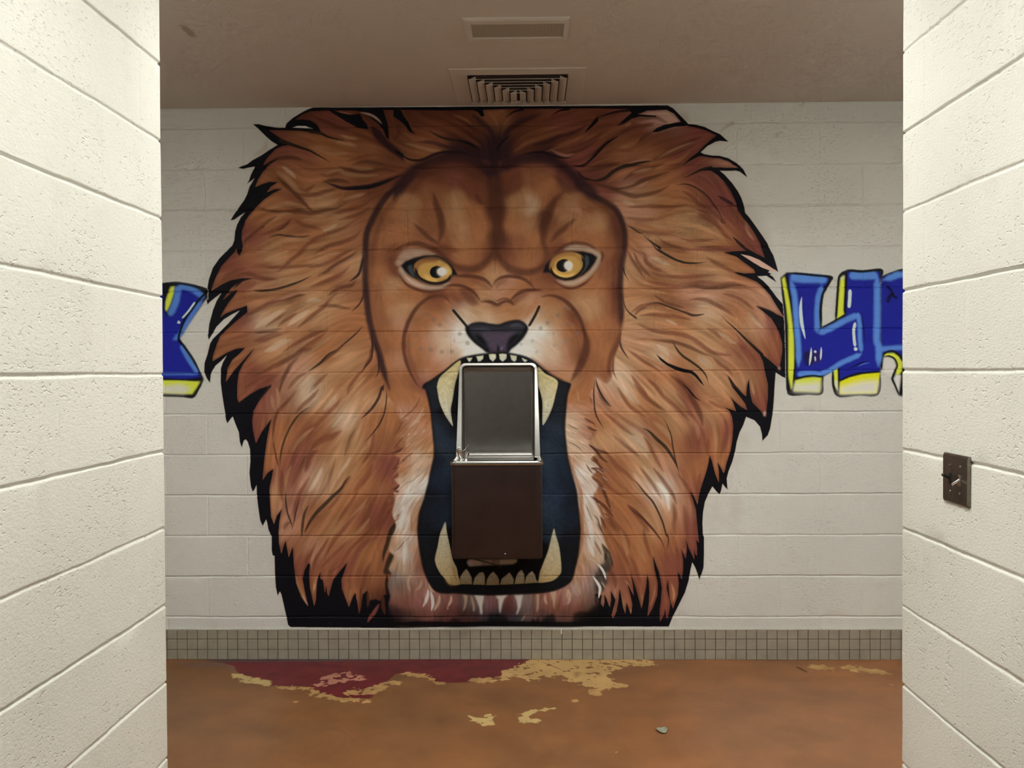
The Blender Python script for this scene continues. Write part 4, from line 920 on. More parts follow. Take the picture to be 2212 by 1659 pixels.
LET_L = """
F k 1 1 | M -330 275 0 280 115 265 210 258 300 268 440 298 565 345 570 440 540 460 470 560 380 690 255 885 300 960 400 1120 525 1340 470 1440 405 1548 280 1538 100 1532 -330 1530
F b 1 1 | M -300 300 70 300 95 620 140 640 205 320 300 315 420 345 525 425 440 560 350 700 240 880 280 960 380 1120 480 1320 300 1345 100 1335 -300 1340
F v 1 1 | M 90 480 115 400 150 310 195 305 180 400 140 520 105 590 85 560
F k 1 1 | M 60 300 95 300 85 480 80 560 105 600 160 500 190 400 205 320 215 320 200 430 150 600 110 640 60 560
S s 14 .75 8 b | M 230 310 220 420 190 520 140 620
S s 12 .75 8 b | M 240 305 330 315 430 360 520 430
S s 10 .7 8 b | M 500 460 420 580 330 720 240 860 180 900
S s 10 .75 7 b | M 270 960 330 1080 400 1190 450 1270
S s 6 .45 5 b | M -300 1290 100 1285 300 1285 460 1290
S K 5.5 .95 1.5 b | M -300 278 0 284 120 272 210 266 300 276 440 305 555 352 470 450 380 570 300 690 240 885 300 975 400 1120 510 1330
S K 5 .95 1.5 b | M 520 1345 465 1440 400 1540 280 1532 100 1526 -300 1526
S c 4 .95 1 b | M 425 475 350 580 275 665
F c 0 1 | M 235 685 258 700 255 722 220 718
F v 1 1 | M -300 1360 100 1358 300 1358 480 1370 440 1440 390 1510 280 1510 100 1500 -300 1500
F W 5 .85 | M -300 1430 100 1420 260 1400 380 1450 300 1505 100 1498 -300 1498
S k 3 .95 1 b | M -330 1345 100 1342 480 1360
"""
LET_R = """
F k 1 1 | N 130 210 200 145 350 155 700 190 716 215 650 325 612 400 592 560 600 755 745 690 755 500 785 190 880 112 1050 128 1262 112 1272 185 1258 260 1258 1240 1225 1515 1000 1520 790 1540 760 1500 715 1430 710 1250 620 1310 600 1505 430 1510 255 1525 205 1470 200 1200 190 700 155 340
F b 1 1 | N 215 170 400 185 680 212 640 290 590 380 560 540 562 780 600 790 780 690 870 620 880 300 880 140 1050 150 1245 140 1250 260 1250 1250 1000 1270 790 1350 795 1210 640 1285 600 1300 400 1300 300 1325 310 1000 290 700 250 400
F v 1 1 | N 148 220 180 195 200 290 240 500 265 700 285 900 290 1200 270 1430 255 1460 218 1300 222 1000 222 750 200 550 165 330
S K 4 .95 1.5 b | N 205 190 225 300 250 470 275 650 295 850 300 1100 285 1330 265 1490
F v 1 1 | N 805 210 850 180 850 350 840 560 848 610 800 655 765 680 785 400
F W 1 .8 | N 805 210 850 180 850 215 812 235
F v 1 1 | N 730 1240 775 1210 775 1400 775 1480 735 1400
F W 1 .8 | N 735 1360 775 1360 775 1480 740 1410
S K 4 .95 1.5 b | N 785 1200 788 1350 790 1520
S K 4 .95 1.5 b | N 870 150 865 300 855 450 850 620
S K 5 .95 1.5 b | N 595 775 700 715 870 620
S K 5 .95 1.5 b | N 600 1310 700 1250 790 1200
S s 18 .9 9 b | N 260 200 400 215 550 215 640 235
S s 11 .9 7 b | N 245 230 290 400 305 600 320 800 335 1000 335 1200
S s 11 .8 7 b | N 600 300 560 420 545 560 545 700 540 820
S s 12 .85 7 b | N 560 830 700 770 850 690 1000 620
S s 9 .85 6 b | N 1000 600 1020 750 1025 900 1040 1040
S s 10 .85 6 b | N 1040 1060 930 1110 800 1170 680 1250 560 1290
S s 11 .85 6 b | N 330 1290 450 1280 580 1290
S s 16 .9 8 b | N 920 180 1050 185 1200 180
S s 13 .85 8 b | N 1215 190 1215 400 1215 700 1210 900 1235 1000 1230 1200
S K 2.5 .8 1.5 | N 1045 620 1065 780 1075 945
S K 3 .8 1.5 | N 860 1240 970 1190 1050 1155 1130 1140
S s 2 .8 1 | N 1000 1200 1070 1170 1140 1160
S K 5.5 .95 1.5 b | N 205 155 350 163 520 180 700 200 690 240 640 330 605 400 585 560 590 765
S K 5.5 .95 1.5 b | N 885 122 1050 136 1255 120 1262 200
S K 5 .95 1.5 b | N 140 210 155 340 185 600 200 900 205 1200 215 1460 260 1515 430 1505 590 1498 605 1330
S K 5 .95 1.5 b | N 880 120 795 190 775 350 765 500 752 680
S K 5 .95 1.5 b | N 718 1230 728 1430 790 1530 1000 1515 1220 1505 1250 1270
F v 1 1 | N 300 1355 400 1330 500 1320 590 1325 575 1490 280 1480
F W 7 .95 | N 290 1395 400 1400 580 1375 575 1490 280 1480
S K 4 .95 1.5 b | N 290 1345 400 1315 500 1305 610 1318
F #e2d818 1 1 | N 800 1375 900 1330 1050 1290 1245 1272 1210 1500 795 1510
F W 6 .95 | N 800 1440 900 1410 1050 1370 1230 1360 1205 1500 795 1510
S K 4 .95 1.5 b | N 790 1365 900 1310 1050 1275 1260 1258
S c 7 .9 1.5 | N 372 418 360 550 370 700 390 800 412 895
S c 7 .95 1.5 b | N 912 340 908 450 900 545
S c 6 .95 1.5 b | N 970 705 955 800 960 900 970 980
O c 7.5 .95 1.5 | N 975 1005
S u 26 .6 7 | N 440 1050 470 1100 540 1090 580 1060
S K 20 .55 6 | N 430 1040 450 1100 445 1190
S c 4.5 .95 1.2 | N 478 985 475 1060 465 1140 455 1195
O c 5 .95 1.2 | N 522 1035
S c 3.5 .9 1.2 | N 520 1085 525 1145
S c 4 .9 1.2 | N 590 980 588 1050 582 1135
"""
LET_X = """
F k 1 1 | N 1262 250 1258 185 1275 185 1400 140 1480 115 1620 100 2150 90 2180 400 2120 700 2180 1200 2200 1500 1800 1540 1640 1300 1560 1330 1500 1540 1462 1530 1400 1400 1370 1340 1400 1250 1425 1200 1400 1120 1350 1095 1290 1100 1270 1240 1255 1250
F b 1 1 | N 1258 300 1275 200 1400 160 1480 140 1620 125 2120 115 2150 400 2090 700 2140 1200 1700 1240 1560 1180 1480 1060 1400 1035 1300 1045 1265 1090 1255 1100
S K 5.5 .95 1.5 b | N 1262 190 1275 195 1400 150 1480 125 1620 110 2150 100
S s 13 .85 8 b | N 1285 230 1400 195 1500 170 2100 150
S s 10 .8 7 b | N 1250 1010 1350 1000 1480 990 1560 1010
S K 3 .9 1.2 b | N 1340 265 1270 285 1252 310 1252 500 1248 700 1252 900
F v 1 1 | N 1285 1085 1320 1055 1400 1050 1460 1090 1500 1150 1490 1250 1460 1300 1420 1290 1440 1200 1410 1110 1350 1085
F W 1 1 | N 1400 1340 1425 1290 1480 1300 1470 1400 1455 1500
F W 1 .7 | N 1295 1100 1350 1095 1400 1120 1425 1190 1400 1250 1375 1330 1290 1280 1285 1180
S K 4 .95 1.5 b | N 1290 1092 1350 1085 1410 1115 1440 1180 1425 1240 1385 1330 1420 1420 1462 1530
S K 4.5 .95 1.5 b | N 1265 1240 1265 1150 1275 1080 1320 1040 1400 1030 1470 1085 1500 1150
S K 6 .8 2 b | N 1320 290 1370 350 1400 410 1445 440
S K 8 .8 2 b | N 1390 380 1350 430 1335 480
"""
IDS = dict(mane=1, face=2, mouth=3, eye=10, iris=12, pupil=14, nose=16, fang=20, tooth=30)
def hair(cv, clip, amp, L, seed, big=0, sm=(0,)):
    rng = np.random.default_rng(seed)
    vx, vy = flowfield(cv.W, cv.H, cv.flow)
    out = np.zeros((cv.H, cv.W), np.float32)
    for s, l, a in sm:
        n = rng.standard_normal((cv.H, cv.W)).astype(np.float32)
        if s: n = blur(n, s); n /= n.std()
        out += a*lic(n, vx, vy, l)
    g = out*clip
    cv.rgb *= np.exp(amp*g)[..., None]
    warm = np.clip(out, -2, 2)*.02*clip
    cv.rgb[..., 2] *= 1+warm
def paint_lion():
    global OX, OZ
    OX, OZ = CX0, CZ0
    cv = Canvas(CW, CH)
    rng = np.random.default_rng(5)
    # brown overspray left on the bare blocks around the outline
    halo = blur(polymask(pts(OUTER), CW, CH), 9)
    cv.comp(0, 0, halo*.28*(.5+.5*blur(rng.random((CH, CW)).astype(np.float32), 16)*2-.35), col('#8a6248'))
    cv.script("S #7a5038 7 .4 7 s | C 1560 235 1480 280 1420 330\nS #8a6248 14 .25 14 | C 1000 130 1060 170 1080 200\nS #8a6248 12 .3 12 | A 730 430 700 520 600 580\nS #8a6248 34 .10 34 b | L 1680 60 1720 200 1700 330\nS #8a6248 26 .14 26 b | L 1950 60 1940 300\nS #8a6248 30 .12 28 b | C 1620 900 1780 1250 1900 1500\nS #8a6248 24 .12 24 b | I 1700 560 1650 760 1600 900", flow=False)
    cv.fill(pts(OUTER), col('k'), id=1)
    cv.clip = polymask(pts(INNER), CW, CH)
    mane = rbf(CW, CH, MANEF, 20)
    cv.comp(0, 0, np.ones((CH, CW), np.float32), mane)
    cv.script(MANES)
    inner = cv.clip.copy()
    hair(cv, inner, .075, 22, 3, sm=((1, 26, .5), (3, 32, 1.1)))
    edge = np.clip((.97-blur(inner, 5))*1.5, 0, .55)
    cv.comp(0, 0, edge*(blur(inner, 1.)), col('#5a2c26'))
    cv.clip = None
    cv.script(BLACKS, rough=.12)
    cv.fill(pts("I 1905 290 1925 290 1915 350 1895 330"), col('q'), .6, .8); cv.fill(pts("F 2070 1300 2085 1340 2065 1350 2050 1330"), col('q'), .6, .5)
    # face
    fp = polymask(spline(pts(FACEP), True, 6), CW, CH)
    fs = blur(fp, 1.2)
    top = np.clip(blur(fp, 7)*1.6-.6, 0, 1)                      # soft airbrushed edge round the forehead
    yy = np.arange(CH)[:, None]; k = np.clip((yy-560)/80, 0, 1)
    m = top*(1-k)+fs*k
    cv.clip = None
    face = rbf(CW, CH, FACEF, 13)
    keep = cv.flow; cv.flow = []
    cv.comp(0, 0, m, face, 2)
    cv.script(FACES); cv.script(SNOUT)
    cv.clip = fs; fur0 = len(cv.flow)
    cv.clip = None
    cv.script("V | H 380 560 250 720 100 860 0 950\nV | H 380 850 250 980 100 1130 0 1260\nV | H 300 1130 180 1300 60 1480\nV | H 1900 400 2000 460 2150 520\nV | H 1900 700 2000 760 2200 900\nV | H 1950 1000 2050 1130 2200 1330\nV | H 2050 1300 2100 1500 2200 1650\nV | K 200 500 130 700 110 900\nV | K 200 1000 220 1200 230 1400\nV | K 700 1130 700 1400\nV | K 1200 1130 1200 1400\nV | K 1700 1100 1700 1400\nV | K 2100 700 2150 900\nV | K 2000 1050 2000 1350")
    lo = fs*np.clip((yy-620)/60, 0, 1)
    hair(cv, lo, .075, 14, 9, sm=((0, 12, .7), (1, 12, 1.)))
    hair(cv, fs*(1-np.clip((yy-620)/60, 0, 1)), .03, 14, 11, sm=((0, 10, 1.), (3, 10, 1.)))
    cv.script(FUR)
    # fine hair ticks where the pale fur meets the mane
    for side, path, n, ang in ((0, "H 350 350 400 600 400 850 330 1080 250 1300", 70, (-1, .9)), (1, "H 1900 400 1900 700 1960 950 2030 1200 2060 1450", 70, (1, .9))):
        Q = spline(pts(path), step=3)
        for i in range(n):
            q = Q[rng.integers(len(Q))]+(rng.uniform(0, 60)*(-1 if side == 0 else 1), rng.uniform(-10, 10))
            L = rng.uniform(6, 16); d = np.array(ang)*L; b = rng.uniform(-2, 2)
            cv.stroke(np.array([q, q+d/2+(b, -b), q+d]), rng.uniform(.9, 2.2), col(rng.choice(['#8a6248', '#a87850', '#7a6a60', 'W', 'w'])), .4, 1.2, flow=False)
    # eyes: iris and pupil
    for i, (ir, pp) in enumerate((("E 233 205 300 158 400 135 490 145 570 190 622 255 625 315 590 372 510 408 420 408 330 382 262 330 238 270", "E 460 223 412 244 392 290 412 336 460 355 520 340 530 290 518 238"),
                                  ("E 1695 245 1705 185 1755 125 1850 85 1950 78 2035 115 2062 190 2045 265 1985 332 1880 364 1785 348 1718 302", "E 1828 150 1776 178 1760 222 1780 268 1830 290 1885 275 1890 222 1890 165"))):
        cv.fill(pts(ir), col('y'), .8, 1, 12+i, True)
    cv.script(EYES, flow=False)
    for i, ir in enumerate(("E 60 190 100 130 330 90 480 90 620 180 710 330 600 420 400 450 180 380 60 260", "E 1600 300 1640 190 1780 60 2000 30 2230 110 2200 250 2060 360 1900 400 1740 370 1650 310")):
        mk = polymask(pts(ir), CW, CH) > .5
        cv.id[mk & (cv.id < 12)] = 10+i
    for i, pp in enumerate(("E 460 223 412 244 392 290 412 336 460 355 520 340 530 290 518 238", "E 1828 150 1776 178 1760 222 1780 268 1830 290 1885 275 1890 222 1890 165")):
        cv.id[polymask(spline(pts(pp), True), CW, CH) > .5] = 14+i
    cv.id[polymask(spline(pts("E 775 880 800 865 860 835 960 828 1060 845 1140 850 1220 822 1330 803 1400 822 1450 870 1455 920 1410 1000 1340 1075 1270 1130 1240 1170 1130 1165 1015 1165 960 1125 880 1065 810 990 778 930"), True), CW, CH) > .5] = 16
    # a little more depth in the browns
    lum = cv.rgb.mean(-1, keepdims=True); cv.rgb[:] = lum+(cv.rgb-lum)*np.where((cv.id >= 10) & (cv.id < 18), .93, 1.0)[..., None]
    cv.rgb[:] = np.clip(cv.rgb, .002, 1); P0 = .20; lum = cv.rgb.mean(-1, keepdims=True); cv.rgb *= (lum/P0)**.13
    # mouth
    mp = blur(polymask(spline(pts(MOUTHP), True, 4), CW, CH), .8)
    nz = blur(rng.standard_normal((CH, CW)).astype(np.float32), 2); nz /= nz.std()
    cv.comp(0, 0, mp, (lambda q: (q*.8+q.mean(-1, keepdims=True)*.2)*.72)(rbf(CW, CH, MOUTHF, 12))*(1+.07*nz[..., None]), 3)
    E_ = mp*(1-blur(mp, 6)); cv.comp(0, 0, np.clip(E_*2.2, 0, .8), col('K'))
    cv.script("F #8c7a6c 1 .9 | K 795 770 815 745 1330 742 1337 765 1295 790 1000 805 820 815\nF #a08878 1 .7 | K 800 775 830 748 930 750 950 800 820 812\nF #a08c78 1 .7 | K 1150 750 1330 745 1330 765 1290 788 1150 795\nF #6a4a44 1 .6 | K 1060 745 1120 745 1120 795 1060 800", flow=False)
    n = 0
    for kind in ('fang', 'tooth'):
        for j, p in enumerate(TEETH[kind]):
            P = pts(p); P = spline(P, True, 3) if kind == 'fang' else P
            idn = IDS[kind]+j; n += 1
            x0, y0, x1, y1 = cv.win(P, 3)
            mk = blur(polymask(P, x1-x0, y1-y0, x0, y0), .4)
            y = np.linspace(0, 1, y1-y0)[:, None, None]; x = np.linspace(0, 1, x1-x0)[None, :, None]
            if kind == 'fang' and j < 2: c = np.where(y < .55, 1, 0)*0+(col('#b8a26c')*(1-y)**.7+col('#bcb4a0')*(1-(1-y)**.7))
            elif kind == 'fang': c = col('#bdb69c')*(1-y**.8)+col('#a4885a')*y**.8
            elif j < 6: c = col('#c4b898')*(1-y)+col('#c0bca8')*y
            else: c = col('#9c907c')*(1-y)+col('#806a46')*y
            c = c*(1+.05*nz[y0:y1, x0:x1, None]) + 0*x
            s_ = nz[y0:y1, x0:x1]; cv.comp(x0, y0, mk, c.astype(np.float32), idn)
            e = mk*(1-blur(mk, 2)); cv.comp(x0, y0, np.clip(e*1.2, 0, .5), col('#6a5a3c'))
    cv.script("S #8a6e3c 5 .5 4 | K 640 800 660 900 680 980\nS #8c7040 9 .4 7 | K 560 950 620 1000 700 1005\nS #8a7444 5 .4 4 | E 500 1440 560 1400 640 1360\nS #9a8450 6 .4 5 | E 1600 1400 1680 1450 1760 1490\nS #9a8048 7 .4 6 | K 1590 960 1700 950 1790 880\nS #d0ccc0 3 .5 3 | H 560 150 580 280 620 400\nS #d0ccc0 3 .5 3 | H 1660 150 1640 280", flow=False)
    return cv
def paint_letters(which):
    global OX, OZ
    if which == 0: x0, w = CX0-166/PPM, 250; t = [LET_L]
    else: x0, w = CX0+1247/PPM, 430; t = [LET_R, LET_X]
    OX, OZ = x0, CZ0-342/PPM; cv = Canvas(w, 315)
    def sc(s, idn):
        before = cv.a.copy()
        cv.script(s, rough=.15)
    halo = np.zeros((315, w), np.float32)
    if which == 0:
        cv.script(LET_L, rough=.12, id=None); cv.id[:] = 40
        cv.script("S #5a5468 9 .25 8 | M 120 250 300 250 460 290", flow=False)
    else:
        cv.script(LET_X, rough=.12); cv.id[:] = 42
        b = Canvas(w, 315); b.script(LET_R, rough=.12)
        cv.comp(0, 0, b.a, b.rgb); cv.id[b.a > .5] = 41
        X = (np.arange(w)[None, :]); px = pts("N 1258 400")[0][0]
        cv.id[:, :int(px)] = 41
    return cv, x0

FLOORP = """
F #6c4e48 4 .55 | Q 40 92 430 88 580 130 590 185 540 160 440 120 300 140 120 112
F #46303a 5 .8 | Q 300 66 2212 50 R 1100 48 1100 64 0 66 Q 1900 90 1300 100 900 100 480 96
"""
RED = ["Q 470 92 590 130 600 180 700 210 780 230 910 250 890 295 1000 300 1180 300 1290 345 1400 382 1500 395 1620 400 1740 408 1790 378 1850 320 1900 260 1980 190 2100 188 2212 200 R 130 205 200 225 250 264 340 270 540 262 600 240 700 235 830 212 850 185 810 165 960 130 1040 75 1075 55 900 45 460 42 0 50 Q 2212 66 1400 85 800 88"]
TAN = ["Q 560 190 640 192 760 230 910 252 890 292 780 284 600 252 560 225",
 "Q 890 296 1250 298 1305 345 1400 380 1500 398 1750 408 1770 432 1700 442 1580 436 1400 420 1270 388 1230 332 1000 322",
 "Q 1530 350 1600 318 1750 308 1880 258 1950 250 2035 262 1900 312 1800 372 1700 375 1560 372",
 "Q 1980 186 2120 184 2212 190 2212 206 2100 200",
 "R 0 180 120 190 200 218 250 258 360 268 340 290 240 282 180 230 60 215 0 205",
 "R 550 230 610 235 720 226 740 260 600 272 545 262",
 "R 805 172 960 130 1000 100 1085 58 1180 52 2080 56 2175 124 1900 134 1800 160 1745 222 1800 270 1905 290 1870 312 1700 322 1560 302 1500 272 1370 262 1385 222 1300 195 1230 226 1145 206 1142 252 1060 250 950 222 880 244 738 254 760 208 840 200",
 "R 1560 330 1700 325 1680 370 1590 390", "R 500 536 560 560 640 572 680 540 752 548 750 634 700 634 620 626 560 590",
 "R 930 568 1000 562 990 530 1090 505 1280 482 1295 494 1130 518 1050 560 1060 590 1150 588 1162 622 1000 616 950 600",
 "R 1405 432 1440 414 1485 420 1460 438", "R 1755 872 1838 862 1825 895 1780 890",
 "T 1385 115 1500 112 1600 140 1648 165 1540 162 1400 132", "T 1668 132 1800 118 1900 138 2050 158 2145 204 1980 192 1850 162 1760 166",
 "T 2080 270 2150 285 2115 296", "T 2130 408 2170 412 2140 420", "T 0 80 60 105 100 125 0 130", "T 760 580 830 592 800 600",
 "Q 1080 430 1160 426 1150 440 1090 442", "Q 2030 395 2105 375 2060 398", "Q 1550 446 1590 446 1570 456", "Q 830 584 855 584 845 592", "Q 480 374 530 372 510 382"]
PINK = ["Q 1290 290 1320 230 1400 195 1480 188 1560 178 1700 212 1695 240 1560 262 1500 250 1400 296"]
def paint_floor():
    global OX, MODE
    MODE = 'floor'; OX = -1.95
    W, H = 1170, 450; cv = Canvas(W, H); rng = np.random.default_rng(21)
    N = lambda s: (lambda a: a/a.std())(blur(rng.standard_normal((H, W)).astype(np.float32), s))
    cv.a[:] = 1
    X = np.linspace(0, 1, W)[None, :, None]; n1, n2, n3 = N(22), N(6), N(1)
    n4 = N(45); n5 = N(3)
    base = col('#6f4b2c')*(1-X)+col('#8a5c3c')*X
    base = base*np.array([1., .94, .87], np.float32)*(1+.035*n1[..., None]+.02*n2[..., None]+.05*n4[..., None])
    mk = np.clip(.5+.25*n1+.35*n4, 0, 1)[..., None]*.5
    cv.rgb[:] = base*(1-mk)+base*np.array([1.05, .92, .8], np.float32)*mk
    cv.script(FLOORP, flow=False)
    def rough(polys, c, amp, soft, al, thr=.5):
        m = np.zeros((H, W), np.float32)
        for p in polys: m = np.maximum(m, polymask(pts(p), W, H))
        near = np.clip(blur(m, 9)*4, 0, 1); m = blur(m, soft)+amp*(n2*.7+n3*.9+n5*1.0)*near
        m = np.clip((m-thr)*6+.5, 0, 1)*al
        cv.comp(0, 0, m, c)
    edge = polymask(pts(RED[0]), W, H)
    rough(RED, col('#641f22')*(1+.08*n2[..., None]), .10, 1.6, 1)
    rough(PINK, col('#b5785e'), .42, 5, .85, .62)
    rough(TAN, (col('#a87e4c')*(1+.10*n2[..., None]+.05*n3[..., None])), .24, 2.5, .92, .5)
    rough([TAN[6]], (col('#bb9058')*(1+.08*n1[..., None])), .30, 4, .8, .55)
    rough([TAN[0], TAN[8], TAN[9]], col('#b89a62'), .2, 2, .7, .5)
    cv.script("S #7a4a28 3 .8 1.5 | R 1160 88 1250 120 1350 162\nF #8a5c34 3 .7 | R 1440 170 1510 175 1480 220 1450 230\nF #8a5c34 3 .6 | R 1640 190 1680 200 1660 230\nS #966a3c 4 .6 2 | R 1300 68 1400 80 1450 90\nS #4c1c10 3 .8 2 | Q 1470 392 1560 396 1650 398\nS #4c1c10 4 .8 2 | Q 1710 402 1760 396 1790 384", flow=False)
    for i in range(70):                       # flecks of lifted paint
        x, y = rng.uniform(0, W), rng.uniform(4, H)
        cv.stroke(np.array([[x, y], [x+rng.uniform(1, 4), y+rng.uniform(-1, 1)]]), rng.uniform(.6, 1.8), col(rng.choice(['#b08a60', '#a87850', '#9a7050'])), .5, 1, flow=False)
    MODE = 'wall'
    return cv
import bpy, bmesh, math
from mathutils import Vector, Matrix
COL = bpy.context.scene.collection
C = .2032                          # block course
XL, XR, YL, YR = -.959, .964, 2.344, 2.330
X_END, Y_REAR = 3.3, -6.5
def link(o, parent=None):
    COL.objects.link(o)
    if parent: o.parent = parent
    return o
def mesh_np(name, V, F, mat=None, parent=None, smooth=True, colors=None):
    me = bpy.data.meshes.new(name); V = np.asarray(V, np.float32); F = np.asarray(F, np.int32)
    me.vertices.add(len(V)); me.vertices.foreach_set('co', V.ravel())
    k = F.shape[1]; me.loops.add(F.size); me.loops.foreach_set('vertex_index', F.ravel())
    me.polygons.add(len(F)); me.polygons.foreach_set('loop_start', np.arange(0, F.size, k, dtype=np.int32))
    try: me.polygons.foreach_set('loop_total', np.full(len(F), k, np.int32))
    except Exception: pass
    if colors is not None:
        a = me.color_attributes.new('paint', 'FLOAT_COLOR', 'POINT'); a.data.foreach_set('color', np.asarray(colors, np.float32).ravel())
    me.update(calc_edges=True); me.validate()
    me.polygons.foreach_set('use_smooth', np.full(len(me.polygons), bool(smooth)))
    if mat: me.materials.append(mat)
    return link(bpy.data.objects.new(name, me), parent)
def bm_obj(name, bm, mat, parent=None, smooth=False, angle=35):
    bmesh.ops.recalc_face_normals(bm, faces=bm.faces)
    me = bpy.data.meshes.new(name); bm.to_mesh(me); bm.free()
    if smooth:
        me.polygons.foreach_set('use_smooth', [True]*len(me.polygons))
        try: me.set_sharp_from_angle(angle=math.radians(angle))
        except Exception: pass
    me.materials.append(mat); o = bpy.data.objects.new(name, me)
    return link(o, parent)
def empty(name, loc, label, cat, group=None):
    o = bpy.data.objects.new(name, None); o.location = loc; o.empty_display_size = .05; link(o)
    o['label'] = label; o['category'] = cat
    if group: o['group'] = group
    return o
def tag(o, label, cat, group=None):
    o['label'] = label; o['category'] = cat
    if group: o['group'] = group
    return o
def struct(o): o['kind'] = 'structure'; return o
def box_bm(bm, x0, x1, y0, y1, z0, z1, bev=0, seg=2):
    r = bmesh.ops.create_cube(bm, size=1); vs = r['verts']
    for v in vs: v.co = Vector(((x0+x1)/2+v.co.x*(x1-x0), (y0+y1)/2+v.co.y*(y1-y0), (z0+z1)/2+v.co.z*(z1-z0)))
    if bev:
        es = list({e for v in vs for e in v.link_edges}); bmesh.ops.bevel(bm, geom=es, offset=bev, segments=seg, affect='EDGES', profile=.5)
def tube_bm(bm, P, r, n=14, cap=True):
    P = [Vector(p) for p in P]; R = r if hasattr(r, '__len__') else [r]*len(P); rings = []
    for i, p in enumerate(P):
        t = (P[min(i+1, len(P)-1)]-P[max(i-1, 0)]).normalized()
        a = t.cross(Vector((0, 1, 0)) if abs(t.y) < .9 else Vector((1, 0, 0))).normalized(); b = t.cross(a)
        rings.append([bm.verts.new(p+(a*math.cos(q)+b*math.sin(q))*R[i]) for q in [2*math.pi*k/n for k in range(n)]])
    for A, B in zip(rings, rings[1:]):
        for k in range(n): bm.faces.new((A[k], A[(k+1) % n], B[(k+1) % n], B[k]))
    if cap: bm.faces.new(rings[0][::-1]); bm.faces.new(rings[-1])
# ---------------------------------------------------------------- materials
def newmat(name):
    m = bpy.data.materials.new(name); m.use_nodes = True; nt = m.node_tree; b = nt.nodes['Principled BSDF']
    return m, nt, b
def N(nt, t, **k):
    n = nt.nodes.new(t)
    for a, v in k.items():
        if a in n.inputs.keys(): n.inputs[a].default_value = v
        else: setattr(n, a, v)
    return n
def L(nt, a, b): nt.links.new(a, b)
def simple(name, c, rough=.5, metal=0, spec=.5, noise=None, bump=0, bscale=200, coat=0):
    m, nt, b = newmat(name)
    b.inputs['Base Color'].default_value = (*c, 1); b.inputs['Roughness'].default_value = rough
    b.inputs['Metallic'].default_value = metal; b.inputs['Specular IOR Level'].default_value = spec
    if coat: b.inputs['Coat Weight'].default_value = coat; b.inputs['Coat Roughness'].default_value = .15
    tc = N(nt, 'ShaderNodeTexCoord')
    if noise:
        sc, amt = noise; n = N(nt, 'ShaderNodeTexNoise', Scale=sc, Detail=5.0); L(nt, tc.outputs['Object'], n.inputs['Vector'])
        mr = N(nt, 'ShaderNodeMapRange'); mr.inputs['From Min'].default_value = .3; mr.inputs['From Max'].default_value = .7
        mr.inputs['To Min'].default_value = 1-amt; mr.inputs['To Max'].default_value = 1+amt; L(nt, n.outputs['Fac'], mr.inputs['Value'])
        vm = N(nt, 'ShaderNodeVectorMath', operation='SCALE'); vm.inputs[0].default_value = c; L(nt, mr.outputs[0], vm.inputs['Scale'])
        L(nt, vm.outputs[0], b.inputs['Base Color'])
    if bump:
        n = N(nt, 'ShaderNodeTexNoise', Scale=bscale, Detail=4.0); L(nt, tc.outputs['Object'], n.inputs['Vector'])
        bp = N(nt, 'ShaderNodeBump', Strength=bump, Distance=.001); L(nt, n.outputs['Fac'], bp.inputs['Height']); L(nt, bp.outputs[0], b.inputs['Normal'])
    return m
WALLC = (.72, .725, .695)
